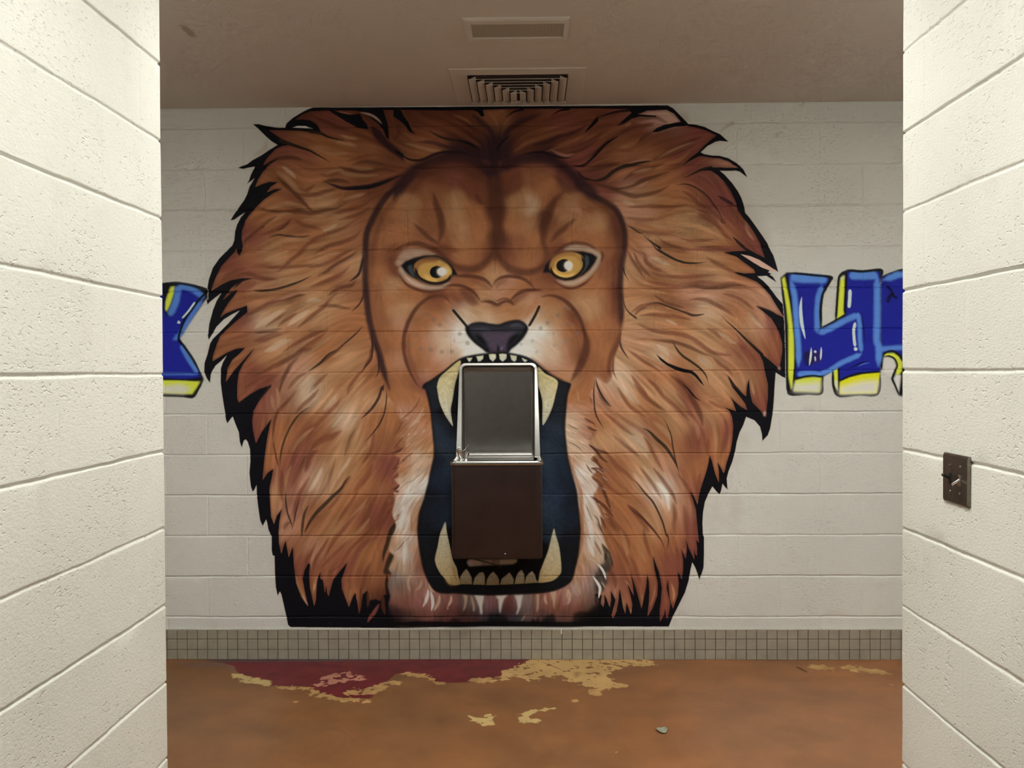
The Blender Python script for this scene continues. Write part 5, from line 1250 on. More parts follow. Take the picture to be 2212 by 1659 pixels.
def block_paint(name, painted=False, tint=WALLC, pit=1.0):
    """cream masonry paint over porous concrete block; with painted=True a mural laid over it"""
    m, nt, b = newmat(name); geo = N(nt, 'ShaderNodeNewGeometry')
    big = N(nt, 'ShaderNodeTexNoise', Scale=1.7, Detail=1.0); L(nt, geo.outputs['Position'], big.inputs['Vector'])
    mr = N(nt, 'ShaderNodeMapRange'); L(nt, big.outputs['Fac'], mr.inputs['Value'])
    for k, v in (('From Min', .3), ('From Max', .7), ('To Min', .94), ('To Max', 1.04)): mr.inputs[k].default_value = v
    vm = N(nt, 'ShaderNodeVectorMath', operation='SCALE'); vm.inputs[0].default_value = tint; L(nt, mr.outputs[0], vm.inputs['Scale'])
    # scuffs
    sp = N(nt, 'ShaderNodeTexNoise', Scale=9.0, Detail=4.0); L(nt, geo.outputs['Position'], sp.inputs['Vector'])
    sr = N(nt, 'ShaderNodeMapRange'); L(nt, sp.outputs['Fac'], sr.inputs['Value'])
    for k, v in (('From Min', .60), ('From Max', .78), ('To Min', 0.), ('To Max', .12)): sr.inputs[k].default_value = v
    mx = N(nt, 'ShaderNodeMix', data_type='RGBA'); L(nt, sr.outputs[0], mx.inputs[0]); L(nt, vm.outputs[0], mx.inputs[6]); mx.inputs[7].default_value = (.34, .31, .26, 1)
    out = mx.outputs[2]
    if painted:
        at = N(nt, 'ShaderNodeVertexColor', layer_name='paint'); m2 = N(nt, 'ShaderNodeMix', data_type='RGBA')
        L(nt, at.outputs['Alpha'], m2.inputs[0]); L(nt, out, m2.inputs[6]); L(nt, at.outputs['Color'], m2.inputs[7]); out = m2.outputs[2]
    L(nt, out, b.inputs['Base Color'])
    b.inputs['Roughness'].default_value = .55 if not painted else .6; b.inputs['Specular IOR Level'].default_value = .35 if not painted else .12
    # surface relief: grain, and pits that come and go from block to block
    mp = N(nt, 'ShaderNodeMapping'); mp.inputs['Scale'].default_value = (1, 1, 1.9); L(nt, geo.outputs['Position'], mp.inputs['Vector'])
    g = N(nt, 'ShaderNodeTexNoise', Scale=110.0, Detail=1.0, Roughness=.6); L(nt, mp.outputs[0], g.inputs['Vector'])
    p = N(nt, 'ShaderNodeTexNoise', Scale=64.0, Detail=1.0, Roughness=.5); L(nt, mp.outputs[0], p.inputs['Vector'])
    wh = N(nt, 'ShaderNodeTexNoise', Scale=4.0, Detail=0.0); L(nt, geo.outputs['Position'], wh.inputs['Vector'])
    th = N(nt, 'ShaderNodeMapRange'); L(nt, wh.outputs['Fac'], th.inputs['Value'])
    for k, v in (('From Min', .35), ('From Max', .65), ('To Min', .72), ('To Max', .62)): th.inputs[k].default_value = v
    sb = N(nt, 'ShaderNodeMath', operation='SUBTRACT'); L(nt, p.outputs['Fac'], sb.inputs[0]); L(nt, th.outputs[0], sb.inputs[1])
    mu = N(nt, 'ShaderNodeMath', operation='MULTIPLY', use_clamp=True); L(nt, sb.outputs[0], mu.inputs[0]); mu.inputs[1].default_value = 14.0
    hg = N(nt, 'ShaderNodeMath', operation='MULTIPLY_ADD'); L(nt, mu.outputs[0], hg.inputs[0]); hg.inputs[1].default_value = -1.5*pit; L(nt, g.outputs['Fac'], hg.inputs[2])
    bp = N(nt, 'ShaderNodeBump', Strength=.6 if not painted else .4, Distance=.0016); L(nt, hg.outputs[0], bp.inputs['Height']); L(nt, bp.outputs[0], b.inputs['Normal'])
    return m
M = {}
M['wall'] = block_paint('cream_block_paint'); M['side'] = block_paint('cream_passage_paint', tint=(.70, .705, .65))
M['mural'] = block_paint('mural_paint', True, pit=.4)
M['tile'] = simple('grey_base_tile', (.34, .315, .255), .35, noise=(14, .12))
M['grout'] = simple('dark_grout', (.12, .085, .05), .9, noise=(9, .4))
M['caulk'] = simple('cream_caulk', (.5, .48, .42), .7)
M['steel'] = simple('brushed_stainless_steel', (.26, .25, .235), .27, 1, noise=(30, .06), bump=.12, bscale=500)
M['rim'] = simple('polished_stainless_steel', (.38, .375, .36), .27, 1, noise=(40, .05))
M['chrome'] = simple('chrome', (.75, .75, .76), .08, 1)
M['cabinet'] = simple('dark_brown_enamel', (.021, .0095, .009), .36, noise=(11, .25), bump=.25, bscale=90)
M['black'] = simple('black_rubber', (.012, .011, .011), .5)
M['plate'] = simple('dark_bronze_switch_plate', (.19, .17, .145), .30, .9, noise=(60, .15))
M['toggle'] = simple('dark_brown_toggle', (.012, .010, .009), .35)
M['vent'] = simple('painted_vent_metal', (.64, .60, .54), .5)
M['duct_shade'] = simple('duct_shade_black', (.02, .016, .02), .7)
M['leaf'] = simple('dried_leaf', (.26, .27, .20), .7, noise=(90, .3))
M['twig'] = simple('dark_twig', (.045, .02, .012), .8)
M['lamp_body'] = simple('white_enamel', (.8, .8, .78), .4)
def lamp_mat(e):
    m, nt, b = newmat('lit_diffuser'); b.inputs['Base Color'].default_value = (.9, .9, .85, 1)
    b.inputs['Emission Color'].default_value = (1, .995, .925, 1); b.inputs['Emission Strength'].default_value = e
    return m
def ceiling_mat():
    m, nt, b = newmat('painted_ceiling'); geo = N(nt, 'ShaderNodeNewGeometry')
    n = N(nt, 'ShaderNodeTexNoise', Scale=1.5, Detail=3.0); L(nt, geo.outputs['Position'], n.inputs['Vector'])
    mx = N(nt, 'ShaderNodeMix', data_type='RGBA'); L(nt, n.outputs['Fac'], mx.inputs[0]); mx.inputs[6].default_value = (.61, .56, .50, 1); mx.inputs[7].default_value = (.64, .58, .525, 1)
    X, Y = [float(v) for v in on_ceil(408, 68)]
    sub = N(nt, 'ShaderNodeVectorMath', operation='SUBTRACT'); L(nt, geo.outputs['Position'], sub.inputs[0]); sub.inputs[1].default_value = (X, Y, Z_CEIL)
    sc = N(nt, 'ShaderNodeVectorMath', operation='MULTIPLY'); L(nt, sub.outputs[0], sc.inputs[0]); sc.inputs[1].default_value = (1, .28, 0)
    w = N(nt, 'ShaderNodeTexNoise', Scale=40.0); L(nt, geo.outputs['Position'], w.inputs['Vector'])
    ln = N(nt, 'ShaderNodeVectorMath', operation='LENGTH'); L(nt, sc.outputs[0], ln.inputs[0])
    ad = N(nt, 'ShaderNodeMath', operation='MULTIPLY_ADD'); L(nt, w.outputs['Fac'], ad.inputs[0]); ad.inputs[1].default_value = .02; L(nt, ln.outputs['Value'], ad.inputs[2])
    mr = N(nt, 'ShaderNodeMapRange'); L(nt, ad.outputs[0], mr.inputs['Value'])
    for k, v in (('From Min', .022), ('From Max', .032), ('To Min', .6), ('To Max', 0.)): mr.inputs[k].default_value = v
    m2 = N(nt, 'ShaderNodeMix', data_type='RGBA'); L(nt, mr.outputs[0], m2.inputs[0]); L(nt, mx.outputs[2], m2.inputs[6]); m2.inputs[7].default_value = (.27, .19, .06, 1)
    L(nt, m2.outputs[2], b.inputs['Base Color']); b.inputs['Roughness'].default_value = .8
    g = N(nt, 'ShaderNodeTexNoise', Scale=150.0, Detail=4.0); L(nt, geo.outputs['Position'], g.inputs['Vector'])
    bp = N(nt, 'ShaderNodeBump', Strength=.4, Distance=.0015); L(nt, g.outputs['Fac'], bp.inputs['Height']); L(nt, bp.outputs[0], b.inputs['Normal'])
    return m
def floor_mat(attr=True):
    m, nt, b = newmat('worn_floor_coating' if attr else 'floor_coating'); geo = N(nt, 'ShaderNodeNewGeometry')
    n = N(nt, 'ShaderNodeTexNoise', Scale=5.0, Detail=6.0); L(nt, geo.outputs['Position'], n.inputs['Vector'])
    if attr:
        at = N(nt, 'ShaderNodeVertexColor', layer_name='paint'); src = at.outputs['Color']
        vm = N(nt, 'ShaderNodeVectorMath', operation='SCALE'); L(nt, src, vm.inputs[0])
    else:
        vm = N(nt, 'ShaderNodeVectorMath', operation='SCALE'); vm.inputs[0].default_value = (.33, .18, .09)
    mr = N(nt, 'ShaderNodeMapRange'); L(nt, n.outputs['Fac'], mr.inputs['Value'])
    for k, v in (('From Min', .3), ('From Max', .7), ('To Min', .88), ('To Max', 1.1)): mr.inputs[k].default_value = v
    L(nt, mr.outputs[0], vm.inputs['Scale']); L(nt, vm.outputs[0], b.inputs['Base Color'])
    b.inputs['Roughness'].default_value = .42; b.inputs['Specular IOR Level'].default_value = .3
    g = N(nt, 'ShaderNodeTexNoise', Scale=160.0, Detail=3.0); L(nt, geo.outputs['Position'], g.inputs['Vector'])
    bp = N(nt, 'ShaderNodeBump', Strength=.25, Distance=.001); L(nt, g.outputs['Fac'], bp.inputs['Height']); L(nt, bp.outputs[0], b.inputs['Normal'])
    return m
def on_ceil(x, y):
    d = ray(x, y); t = (Z_CEIL-CAM_H)/d[..., 2]; return d[..., 0]*t, d[..., 1]*t
def on_floor(x, y):
    d = ray(x, y); t = -CAM_H/d[..., 2]; return d[..., 0]*t, d[..., 1]*t
def on_side(x, y, X):
    d = ray(x, y); t = X/d[..., 0]; return d[..., 1]*t, d[..., 2]*t+CAM_H
# ---------------------------------------------------------------- block relief, one function for walls and mural
def wob(s, a, seed):
    s = np.asarray(s, float); return a*(np.sin(s*7.3+seed)+.6*np.sin(s*17.9+seed*2.3)+.4*np.sin(s*41.+seed*.7)+.3*np.sin(s*97.+seed*3.1))/1.6
def relief(s, z, zb, setA, setB, depth=.0045, vdepth=.0016, seed=0.):
    """recess (metres, positive = into the wall) at run s and height z; even courses joint at setA, odd at setB"""
    s, z = np.broadcast_arrays(np.asarray(s, float), np.asarray(z, float))
    j = np.round((z-zb)/C); zz = zb+j*C+wob(s, .0014, seed+j*1.7)
    d = np.abs(z-zz); w = .0052+wob(s, .0010, seed+j*5.1)
    k = .8+.25*np.sin(s*2.1+j*2.7+seed)
    h = depth*k*np.clip(1.45*(1-d/np.maximum(w, .003)), 0, 1)
    c = np.floor((z-zb)/C).astype(int)
    off = np.where(c % 2 == 0, setA, setB)
    jj = np.round((s-off)/.4064); ss = off+jj*.4064+wob(z, .001, seed+jj+c)
    dv = np.abs(s-ss); kv = np.clip(.55+.6*np.sin(jj*3.1+c*2.3+seed), .12, 1.1)
    hv = vdepth*kv*np.clip(1.4*(1-dv/.0045), 0, 1)
    bl = .0006*np.sin(c*12.9+np.floor((s-off)/.4064)*78.2+seed)          # each block sits a hair in or out
    return np.maximum(h, hv)+bl+wob(s*.7+z*1.3, .0005, seed)
def zlines(zb, z0, z1, fine):
    zs = [z0, z1]; n0 = int(np.floor((z0-zb)/C)); n1 = int(np.ceil((z1-zb)/C))
    for j in range(n0, n1+1):
        zc = zb+j*C
        zs += [zc+o for o in fine]+[zc+C*f for f in (.2, .4, .6, .8)]
    zs = np.unique(np.round(np.clip(zs, z0, z1), 5)); return zs
FINE = (-.009, -.0065, -.0045, -.003, -.0015, 0, .0015, .003, .0045, .0065, .009)
def slines(s0, s1, offs, step):
    ss = list(np.arange(s0, s1, step))+[s1]
    for o in offs:
        for j in range(int(np.floor((s0-o)/.4064)), int(np.ceil((s1-o)/.4064))+1): ss += [o+j*.4064+f for f in (-.0065, -.0042, -.002, 0, .002, .0042, .0065)]
    return np.unique(np.round(np.clip(ss, s0, s1), 5))
def grid_faces(nr, nc, flip=False):
    i = np.arange(nr*nc).reshape(nr, nc)
    a, b, c, d = i[:-1, :-1].ravel(), i[:-1, 1:].ravel(), i[1:, 1:].ravel(), i[1:, :-1].ravel()
    return np.stack([a, d, c, b] if flip else [a, b, c, d], 1)
BZ, BA, BB = .2119, 1.646, 1.4374
def back_relief(x, z): return relief(x, z, BZ, BA, BB, .0055, .0019, 3.)
def build_back():
    s = slines(-X_END, X_END, (BA, BB), .02); z = zlines(BZ, .140, Z_CEIL, FINE)
    S, Z = np.meshgrid(s, z); h = back_relief(S, Z)
    V = np.stack([S, D_BACK+h, Z], -1).reshape(-1, 3)
    o = mesh_np('wall_back', V, grid_faces(len(z), len(s)), M['wall']); struct(o)
def build_side(name, X, Yc, side):
    # plan run: passage face from behind the camera to the corner (s<0), then the face turned to the cross corridor (s>0)
    zb = .2170; A, B = -.333, -.128
    r = .010; sA = slines(-(Yc-Y_REAR), -r, (A, B), .02)
    s2 = slines(r, X_END-abs(X), (.2, .4), .05); arc = np.linspace(-r, r, 7)[1:-1]
    s = np.concatenate([sA, arc, s2]); z = zlines(zb, 0, Z_CEIL, FINE)
    S, Z = np.meshgrid(s, z); h = relief(S, Z, zb, A, B, .0060, .0008, 8.+side)
    px = np.empty_like(S); py = np.empty_like(S); nx = np.empty_like(S); ny = np.empty_like(S)
    a = S <= -r; px[a] = 0; py[a] = S[a]; nx[a] = 1; ny[a] = 0
    b = S >= r; px[b] = S[b]; py[b] = 0; nx[b] = 0; ny[b] = -1
    c = ~(a | b); th = (S[c]+r)/(2*r)*math.pi/2
    px[c] = r-r*np.cos(th); py[c] = -r+r*np.sin(th); nx[c] = np.cos(th); ny[c] = -np.sin(th)
    V = np.stack([X+side*(px+nx*h), Yc+py+ny*h, Z], -1).reshape(-1, 3)
    o = mesh_np(name, V, grid_faces(len(z), len(s), side < 0), M['side']); struct(o); return o
def plain_wall(name, p0, p1):
    bm = bmesh.new(); (x0, y0), (x1, y1) = p0, p1
    vs = [bm.verts.new(v) for v in ((x0, y0, 0), (x1, y1, 0), (x1, y1, Z_CEIL), (x0, y0, Z_CEIL))]; bm.faces.new(vs)
    struct(bm_obj(name, bm, M['wall']))
REFLIN = col('#b6ada0'); ALB = np.array(WALLC, np.float32)*.98
def to_albedo(rgb): return np.clip(rgb/REFLIN*ALB, .002, .9)
def mural_meshes(cv, ox, oz, names, off=.0011, thr=.02):
    """names: id -> (object name, parent object or None); a mesh per id, following the relief of the wall"""
    H, W = cv.a.shape; al = cv.a
    cell = (al[:-1, :-1] > thr) | (al[1:, :-1] > thr) | (al[:-1, 1:] > thr) | (al[1:, 1:] > thr)
    rgb = to_albedo(cv.rgb); idx = np.arange(H*W).reshape(H, W); res = {}
    X = ox+(np.arange(W)+.5)/PPM; Z = oz-(np.arange(H)+.5)/PPM; XX, ZZ = np.meshgrid(X, Z)
    Y = D_BACK+back_relief(XX, ZZ)-off
    cid = cv.id[:-1, :-1]
    for ids, name, parent in names:
        m = cell & np.isin(cid, ids)
        r, c = np.nonzero(m)
        if not len(r): continue
        F = np.stack([idx[r, c], idx[r+1, c], idx[r+1, c+1], idx[r, c+1]], 1)
        u, inv = np.unique(F, return_inverse=True); F = inv.reshape(F.shape)
        V = np.stack([XX.ravel()[u], Y.ravel()[u], ZZ.ravel()[u]], 1)
        if parent is not None: V = V-np.array(world_loc(parent))
        CC = np.c_[rgb.reshape(-1, 3)[u], al.ravel()[u]]
        res.setdefault(name, []).append(mesh_np(name, V, F, M['mural'], parent, colors=CC))
    return res
def world_loc(o):
    v = Vector(o.location)
    while o.parent: o = o.parent; v = v+Vector(o.location)
    return v
def build_mural():
    cv = paint_lion(); cv.id[(cv.id == 0)] = 1
    root = empty('lion_mural', (-.15, D_BACK, .165), 'huge painted lion head roaring, covering the block wall around the drinking fountain', 'mural')
    r = mural_meshes(cv, CX0, CZ0, [([1], 'mane', root), ([2], 'face', root), ([3], 'mouth', root), ([10], 'eye', root), ([11], 'eye', root), ([16], 'nose', root)])
    r['mane'][0]['label'] = 'orange-brown mane with black jagged outline'; r['nose'][0]['label'] = 'black nose with purple middle'
    r['mouth'][0]['label'] = 'wide open black mouth'
    sub = [([12], 'iris', r['eye'][0]), ([14], 'pupil', r['eye'][0]), ([13], 'iris', r['eye'][1]), ([15], 'pupil', r['eye'][1])]
    sub += [([20+j], 'fang', r['mouth'][0]) for j in range(4)]+[([30+j], 'tooth', r['mouth'][0]) for j in range(12)]
    mural_meshes(cv, CX0, CZ0, sub)
def build_letters():
    for w in (0, 1):
        cv, x0 = paint_letters(w)
        for i in ([40] if w == 0 else [41, 42]):
            nm = {40: 'blue graffiti letter painted left of the lion mane, cut off by the passage wall',
                  41: 'blue graffiti letter H with lime green sides right beside the lion mane',
                  42: 'rightmost blue graffiti letter, black X mark on it, cut off by the passage wall'}[i]
            o = mural_meshes(cv, x0, CZ0-342/PPM, [([i], 'painted_letter', None)], .0016, .4)['painted_letter'][0]
            tag(o, nm, 'letter', 'graffiti letters on the back wall')
def build_floor():
    cv = paint_floor(); H, W = cv.a.shape; y0 = D_BACK-H/FPM
    alb = np.clip(cv.rgb/col('#b6ada0')*ALB*FLOOR_GAIN, .004, .9)
    X = OX_F+np.arange(W)/FPM; Y = D_BACK+.012-np.arange(H)/FPM; Y[0] = D_BACK+.012
    XX, YY = np.meshgrid(X, Y); V = np.stack([XX, YY, np.zeros_like(XX)], -1).reshape(-1, 3)
    F = grid_faces(H, W); n0 = len(V)
    xa, xb, ya, yb = X[0], X[-1], Y[-1], Y[0]
    C4 = np.c_[alb.reshape(-1, 3), np.ones(H*W)]
    # the rest of the floor, same coating
    ext = []; cols = []
    for (x0, x1, yy0, yy1) in ((-X_END, xa, ya, yb), (xb, X_END, ya, yb), (-X_END, X_END, Y_REAR, ya)):
        ext += [(x0, yy0, 0), (x1, yy0, 0), (x1, yy1, 0), (x0, yy1, 0)]
    m = alb.reshape(-1, 3).mean(0); cols = np.tile(np.r_[m, 1], (12, 1))
    V = np.vstack([V, ext]); F = np.vstack([F[:, ::-1], [[n0+4*i+k for k in range(4)] for i in range(3)]]); C4 = np.vstack([C4, cols])
    struct(mesh_np('floor', V, F, floor_mat(), colors=C4))
OX_F = -1.95; FLOOR_GAIN = .80
def build_base():
    bm = bmesh.new(); box_bm(bm, -X_END, X_END, D_BACK-.004, D_BACK+.03, 0, .1475); g = struct(bm_obj('baseboard_back', bm, M['grout']))
    x = -1.613-.0507*33; V = []; F = []; k = 0; rng = np.random.default_rng(2)
    rows = ((.0, .0480), (.0500, .1005), (.1025, .1485))
    while x < X_END:
        for z0, z1 in rows:
            a, b = x+.0011, x+.0507-.0011; y = D_BACK-.0065+rng.uniform(-.0004, .0004); e = .0013
            V += [(a+e, y, z0+e), (b-e, y, z0+e), (b-e, y, z1-e), (a+e, y, z1-e), (a, y+.0025, z0), (b, y+.0025, z0), (b, y+.0025, z1), (a, y+.0025, z1)]
            F += [(k, k+1, k+2, k+3), (k+4, k+5, k+1, k), (k+5, k+6, k+2, k+1), (k+6, k+7, k+3, k+2), (k+7, k+4, k, k+3)]; k += 8
        x += .0507
    o = mesh_np('tiles', V, F, M['tile'], g, smooth=False)
    # thin wavy caulk line along the top of the tile
    xs = np.linspace(-X_END, X_END, 700); top = .1512+wob(xs*3, .0012, 2.); V = []; 
    for i, xx in enumerate(xs): V += [(xx, D_BACK-.0075, .1478), (xx, D_BACK-.0075, top[i]), (xx, D_BACK+.004, top[i]+.002)]
    i = np.arange(len(xs)*3).reshape(-1, 3); F = np.vstack([np.stack([i[:-1, k], i[1:, k], i[1:, k+1], i[:-1, k+1]], 1) for k in (0, 1)])
    mesh_np('caulk_line', V, F, M['caulk'], g, smooth=False)
    X, Z = on_back(1212.5, 1360, D_BACK-.008); bm = bmesh.new(); box_bm(bm, X-.0028, X+.0028, D_BACK-.0095, D_BACK-.006, Z-.022, Z+.006, .001); d = bm_obj('paint_drip', bm, M['lamp_body'], g)
def rrect(x0, x1, z0, z1, r, n=8, rb=None):
    rb = r if rb is None else rb; P = []
    for cx, cz, a0, rr in ((x1-r, z1-r, 0, r), (x0+r, z1-r, 90, r), (x0+rb, z0+rb, 180, rb), (x1-rb, z0+rb, 270, rb)):
        for k in range(n+1):
            a = math.radians(a0+90*k/n); P.append((cx+rr*math.cos(a), cz+rr*math.sin(a)))
    return P
def bridge(bm, A, B):
    n = len(A)
    for k in range(n): bm.faces.new((A[k], A[(k+1) % n], B[(k+1) % n], B[k]))
def build_fountain():
    W0 = D_BACK; cx = -.1475
    t = empty('drinking_fountain', (cx, W0, .57), 'stainless steel and dark brown drinking fountain mounted in the painted mouth of the lion', 'drinking fountain')
    def P(bm, x, y, z): return bm.verts.new((x, y-W0, z-.57))
    yf = W0-.33                                            # front of the cabinet
    # cabinet: box with rounded front corners, open below
    bm = bmesh.new(); prof = [(-.2095, W0-.0045), (-.2095, yf+.022)]
    for k in range(1, 8):
        a = math.pi+math.pi/2*k/8; prof.append((-.2095+.022+.022*math.cos(a), yf+.022+.022*math.sin(a)))
    prof += [(-.1875, yf)]; prof = prof+[(-x, y) for x, y in prof[::-1]]
    zt, zb = 1.0035, .5705; rings = []
    for z, ins in ((zb, .006), (zb+.003, .0015), (zb+.008, 0), (zt, 0)):
        rings.append([P(bm, x*(1-ins/.21), y+(ins if y < W0-.1 else 0), z) for x, y in prof])
    for A, B in zip(rings, rings[1:]):
        for k in range(len(A)-1): bm.faces.new((A[k], A[k+1], B[k+1], B[k]))
    bm.faces.new(rings[0]); bm.faces.new(rings[-1])
    cab = bm_obj('cabinet', bm, M['cabinet'], t, True, 40); cab['label'] = 'dark brown enamelled cabinet'
    bm = bmesh.new(); box_bm(bm, .035, .041, -.3325, -.3295, .024, .027, .001); bm_obj('screw', bm, M['chrome'], t)
    # basin: deck with rounded front lip, dished, meeting the splash back
    bm = bmesh.new(); zd = 1.0225
    def ring(sx, yfr, yb, z, r=.026):
        out = [P(bm, -sx, yb, z)]
        for k in range(0, 9):
            a = math.pi+math.pi/2*k/8; out.append(P(bm, -sx+r+r*math.cos(a), yfr+r+r*math.sin(a), z))
        for k in range(0, 9):
            a = 1.5*math.pi+math.pi/2*k/8; out.append(P(bm, sx-r+r*math.cos(a), yfr+r+r*math.sin(a), z))
        out.append(P(bm, sx, yb, z)); return out
    R = [ring(.2135, yf-.006, W0-.0045, zd-.0185), ring(.2145, yf-.0075, W0-.0045, zd-.016), ring(.2145, yf-.0075, W0-.0045, zd-.004), ring(.2120, yf-.005, W0-.0045, zd), ring(.198, yf+.012, W0-.03, zd),
         ring(.188, yf+.022, W0-.030, zd-.008, .03), ring(.178, yf+.040, W0-.040, zd-.024, .04), ring(.06, yf+.13, W0-.14, zd-.034, .04)]
    for A, B in zip(R, R[1:]): bridge(bm, A, B)
    bm.faces.new(R[-1]); bm.faces.new(R[0])
    b = bm_obj('basin', bm, M['rim'], t, True, 50); b['label'] = 'shallow polished basin with rounded lip'
    # splash back: tray-like panel with a raised rim, side flanges deepening downwards
    bm = bmesh.new(); z0, z1 = zd-.006, 1.4760
    def lp(ix, iz, it, yt, yb, r, zo=0):
        pts_ = rrect(-.1905+ix, .1905-ix, z0+iz+zo, z1-it, r, 8, .006); out = []
        for x, z in pts_:
            f = (z1-z)/(z1-z0); y = yt*(1-f)+yb*f
            out.append(P(bm, x*(1-.012*f), y, z))
        return out
    o0 = rrect(-.1915, .1915, z0, z1+.001, .028, 8, .006)
    wall_ring = [P(bm, x*(1+.11*(z1-z)/(z1-z0)), W0-.0045, z) for x, z in o0]
    frt = [P(bm, x*(1+.070*(z1-z)/(z1-z0)), W0-.028-.085*(z1-z)/(z1-z0), z) for x, z in rrect(-.1905, .1905, z0, z1, .028, 8, .006)]
    r2 = lp(.010, .001, .010, W0-.030, W0-.110, .024)
    r3 = lp(.0135, .002, .0135, W0-.027, W0-.106, .022)
    r4 = lp(.0165, .004, .024, W0-.014, W0-.016, .012)
    r5 = lp(.0215, .030, .030, W0-.011, W0-.011, .010)
    L_ = [wall_ring, frt, r2, r3, r4, r5]
    bridge(bm, wall_ring, frt); bridge(bm, frt, r2); bridge(bm, r2, r3)
    rim = bm_obj('splash_rim', bm, M['rim'], t, True, 40)
    bm = bmesh.new()
    r3 = lp(.0135, .002, .0135, W0-.027, W0-.106, .022); r3b = lp(.0150, -.020, .018, W0-.019, W0-.100, .02)
    prev_ = r3; bridge(bm, r3, r3b); prev_ = r3b
    for k in range(1, 8):                                   # cove sweeping from the basin up into the panel
        a = math.pi/2*k/8; R_ = .036
        nx_ = lp(.0150+.0009*k, -.020+R_*(1-math.cos(a)), .019+.0025*k, W0-.019+.0012*k, W0-.012-R_*(1-math.sin(a)), .016); bridge(bm, prev_, nx_); prev_ = nx_
    r6 = lp(.0215, -.020+R_+.004, .040, W0-.0105, W0-.0105, .012); bridge(bm, prev_, r6)
    r7 = lp(.0260, -.020+R_+.012, .046, W0-.0105, W0-.0105, .010); bridge(bm, r6, r7); bm.faces.new(r7)
    sp = bm_obj('splash_panel', bm, M['steel'], t, True, 60); sp['label'] = 'dull grey recessed back panel'
    # bubbler and push button on the left of the deck
    def tb(name, pts_, r, mat, par=t, n=18):
        bm = bmesh.new(); tube_bm(bm, [(x, y-W0, z-.57) for x, y, z in pts_], r, n); return bm_obj(name, bm, mat, par, True, 40)
    y0 = yf+.05; bx, bz = on_back(996, 990, y0); sc = 1
    v = tb('push_button_valve', [(-.166, y0, zd-.002), (-.166, y0, zd+.005), (-.167, y0, zd+.006), (-.171, y0, zd+.030), (-.175, y0-.002, zd+.042), (-.1755, y0-.002, zd+.050), (-.1757, y0-.002, zd+.053)],
           [.013, .013, .0095, .0115, .0145, .0145, .009], M['chrome'])
    tb('push_button', [(-.1757, y0-.002, zd+.052), (-.176, y0-.003, zd+.060)], [.008, .0065], M['chrome'], v)
    s_ = tb('bubbler_spout', [(-.143, y0-.004, zd-.002), (-.143, y0-.004, zd+.004), (-.1425, y0-.004, zd+.016), (-.139, y0-.004, zd+.030), (-.137, y0-.004, zd+.034), (-.136, y0-.004, zd+.037)], [.0105, .0070, .0065, .0105, .0115, .008], M['chrome'])
    tb('spout_lever', [(-.168, y0-.004, zd+.044), (-.156, y0-.006, zd+.043), (-.148, y0-.006, zd+.050), (-.135, y0-.006, zd+.066), (-.131, y0-.006, zd+.078)], [.003, .0022, .0016, .0012, .0010], M['chrome'])
    # water line and cable seen in the gap below the cabinet
    g = on_back(np.array([1018, 1028, 1046, 1066, 1085.]), np.array([1204, 1209, 1213, 1219, 1224.]), W0-.05)
    tb('supply_tube', [(x-cx, W0-.05, z) for x, z in zip(*g)], .0024, M['black'])
    for x in (1044, 1077):
        X, Z = on_back(x, 1215, W0-.03); tb('bracket_rod', [(X-cx, W0-.012, .585), (X-cx, W0-.012, float(Z)-.014)], .0012, M['black'])
def build_switch():
    (ya, za), (yb, zb) = on_side(2041.8, 976.4, XR), on_side(2097.4, 1098, XR)
    y0, y1 = float(yb), float(ya); z0, z1 = 1.1350, 1.2475; cy, cz = (y0+y1)/2, (z0+z1)/2
    t = empty('light_switch', (XR, cy, cz), 'dark metal double light switch plate on the right passage wall', 'light switch')
    hy, hz = (y1-y0)/2, (z1-z0)/2
    bm = bmesh.new(); R = []
    for ins, d in ((0, .001), (0, -.0035), (.0035, -.0065), (.006, -.0068)):
        R.append([bm.verts.new((d, a, b)) for a, b in rrect(-hy+ins, hy-ins, -hz+ins, hz-ins, .004, 4)])
    for A, B in zip(R, R[1:]): bridge(bm, A, B)
    bm.faces.new(R[-1]); bm_obj('plate', bm, M['plate'], t, True, 30)
    for i, s in enumerate((1, -1)):                     # toggles: one either side of the middle
        yy = s*.023
        bm = bmesh.new(); box_bm(bm, -.0085, -.0055, yy-.006, yy+.006, -.013, .013, .0012); c_ = bm_obj('toggle', bm, M['toggle'] if i == 0 else M['chrome'], t, True)
        bm = bmesh.new(); up = 1 if i == 0 else -1
        tube_bm(bm, [(-.007, yy, 0), (-.014, yy, up*.004), (-.023, yy, up*.0085), (-.0245, yy, up*.009)], [.0048, .0042, .0036, .0022], 12); bm_obj('lever', bm, M['toggle'] if i == 0 else M['chrome'], c_, True)
        for zz in (.030, -.030):
            bm = bmesh.new(); tube_bm(bm, [(-.0062, yy, zz), (-.0082, yy, zz), (-.0088, yy, zz)], [.0036, .0032, .0015], 14); bm_obj('screw', bm, M['rim'], t, True)
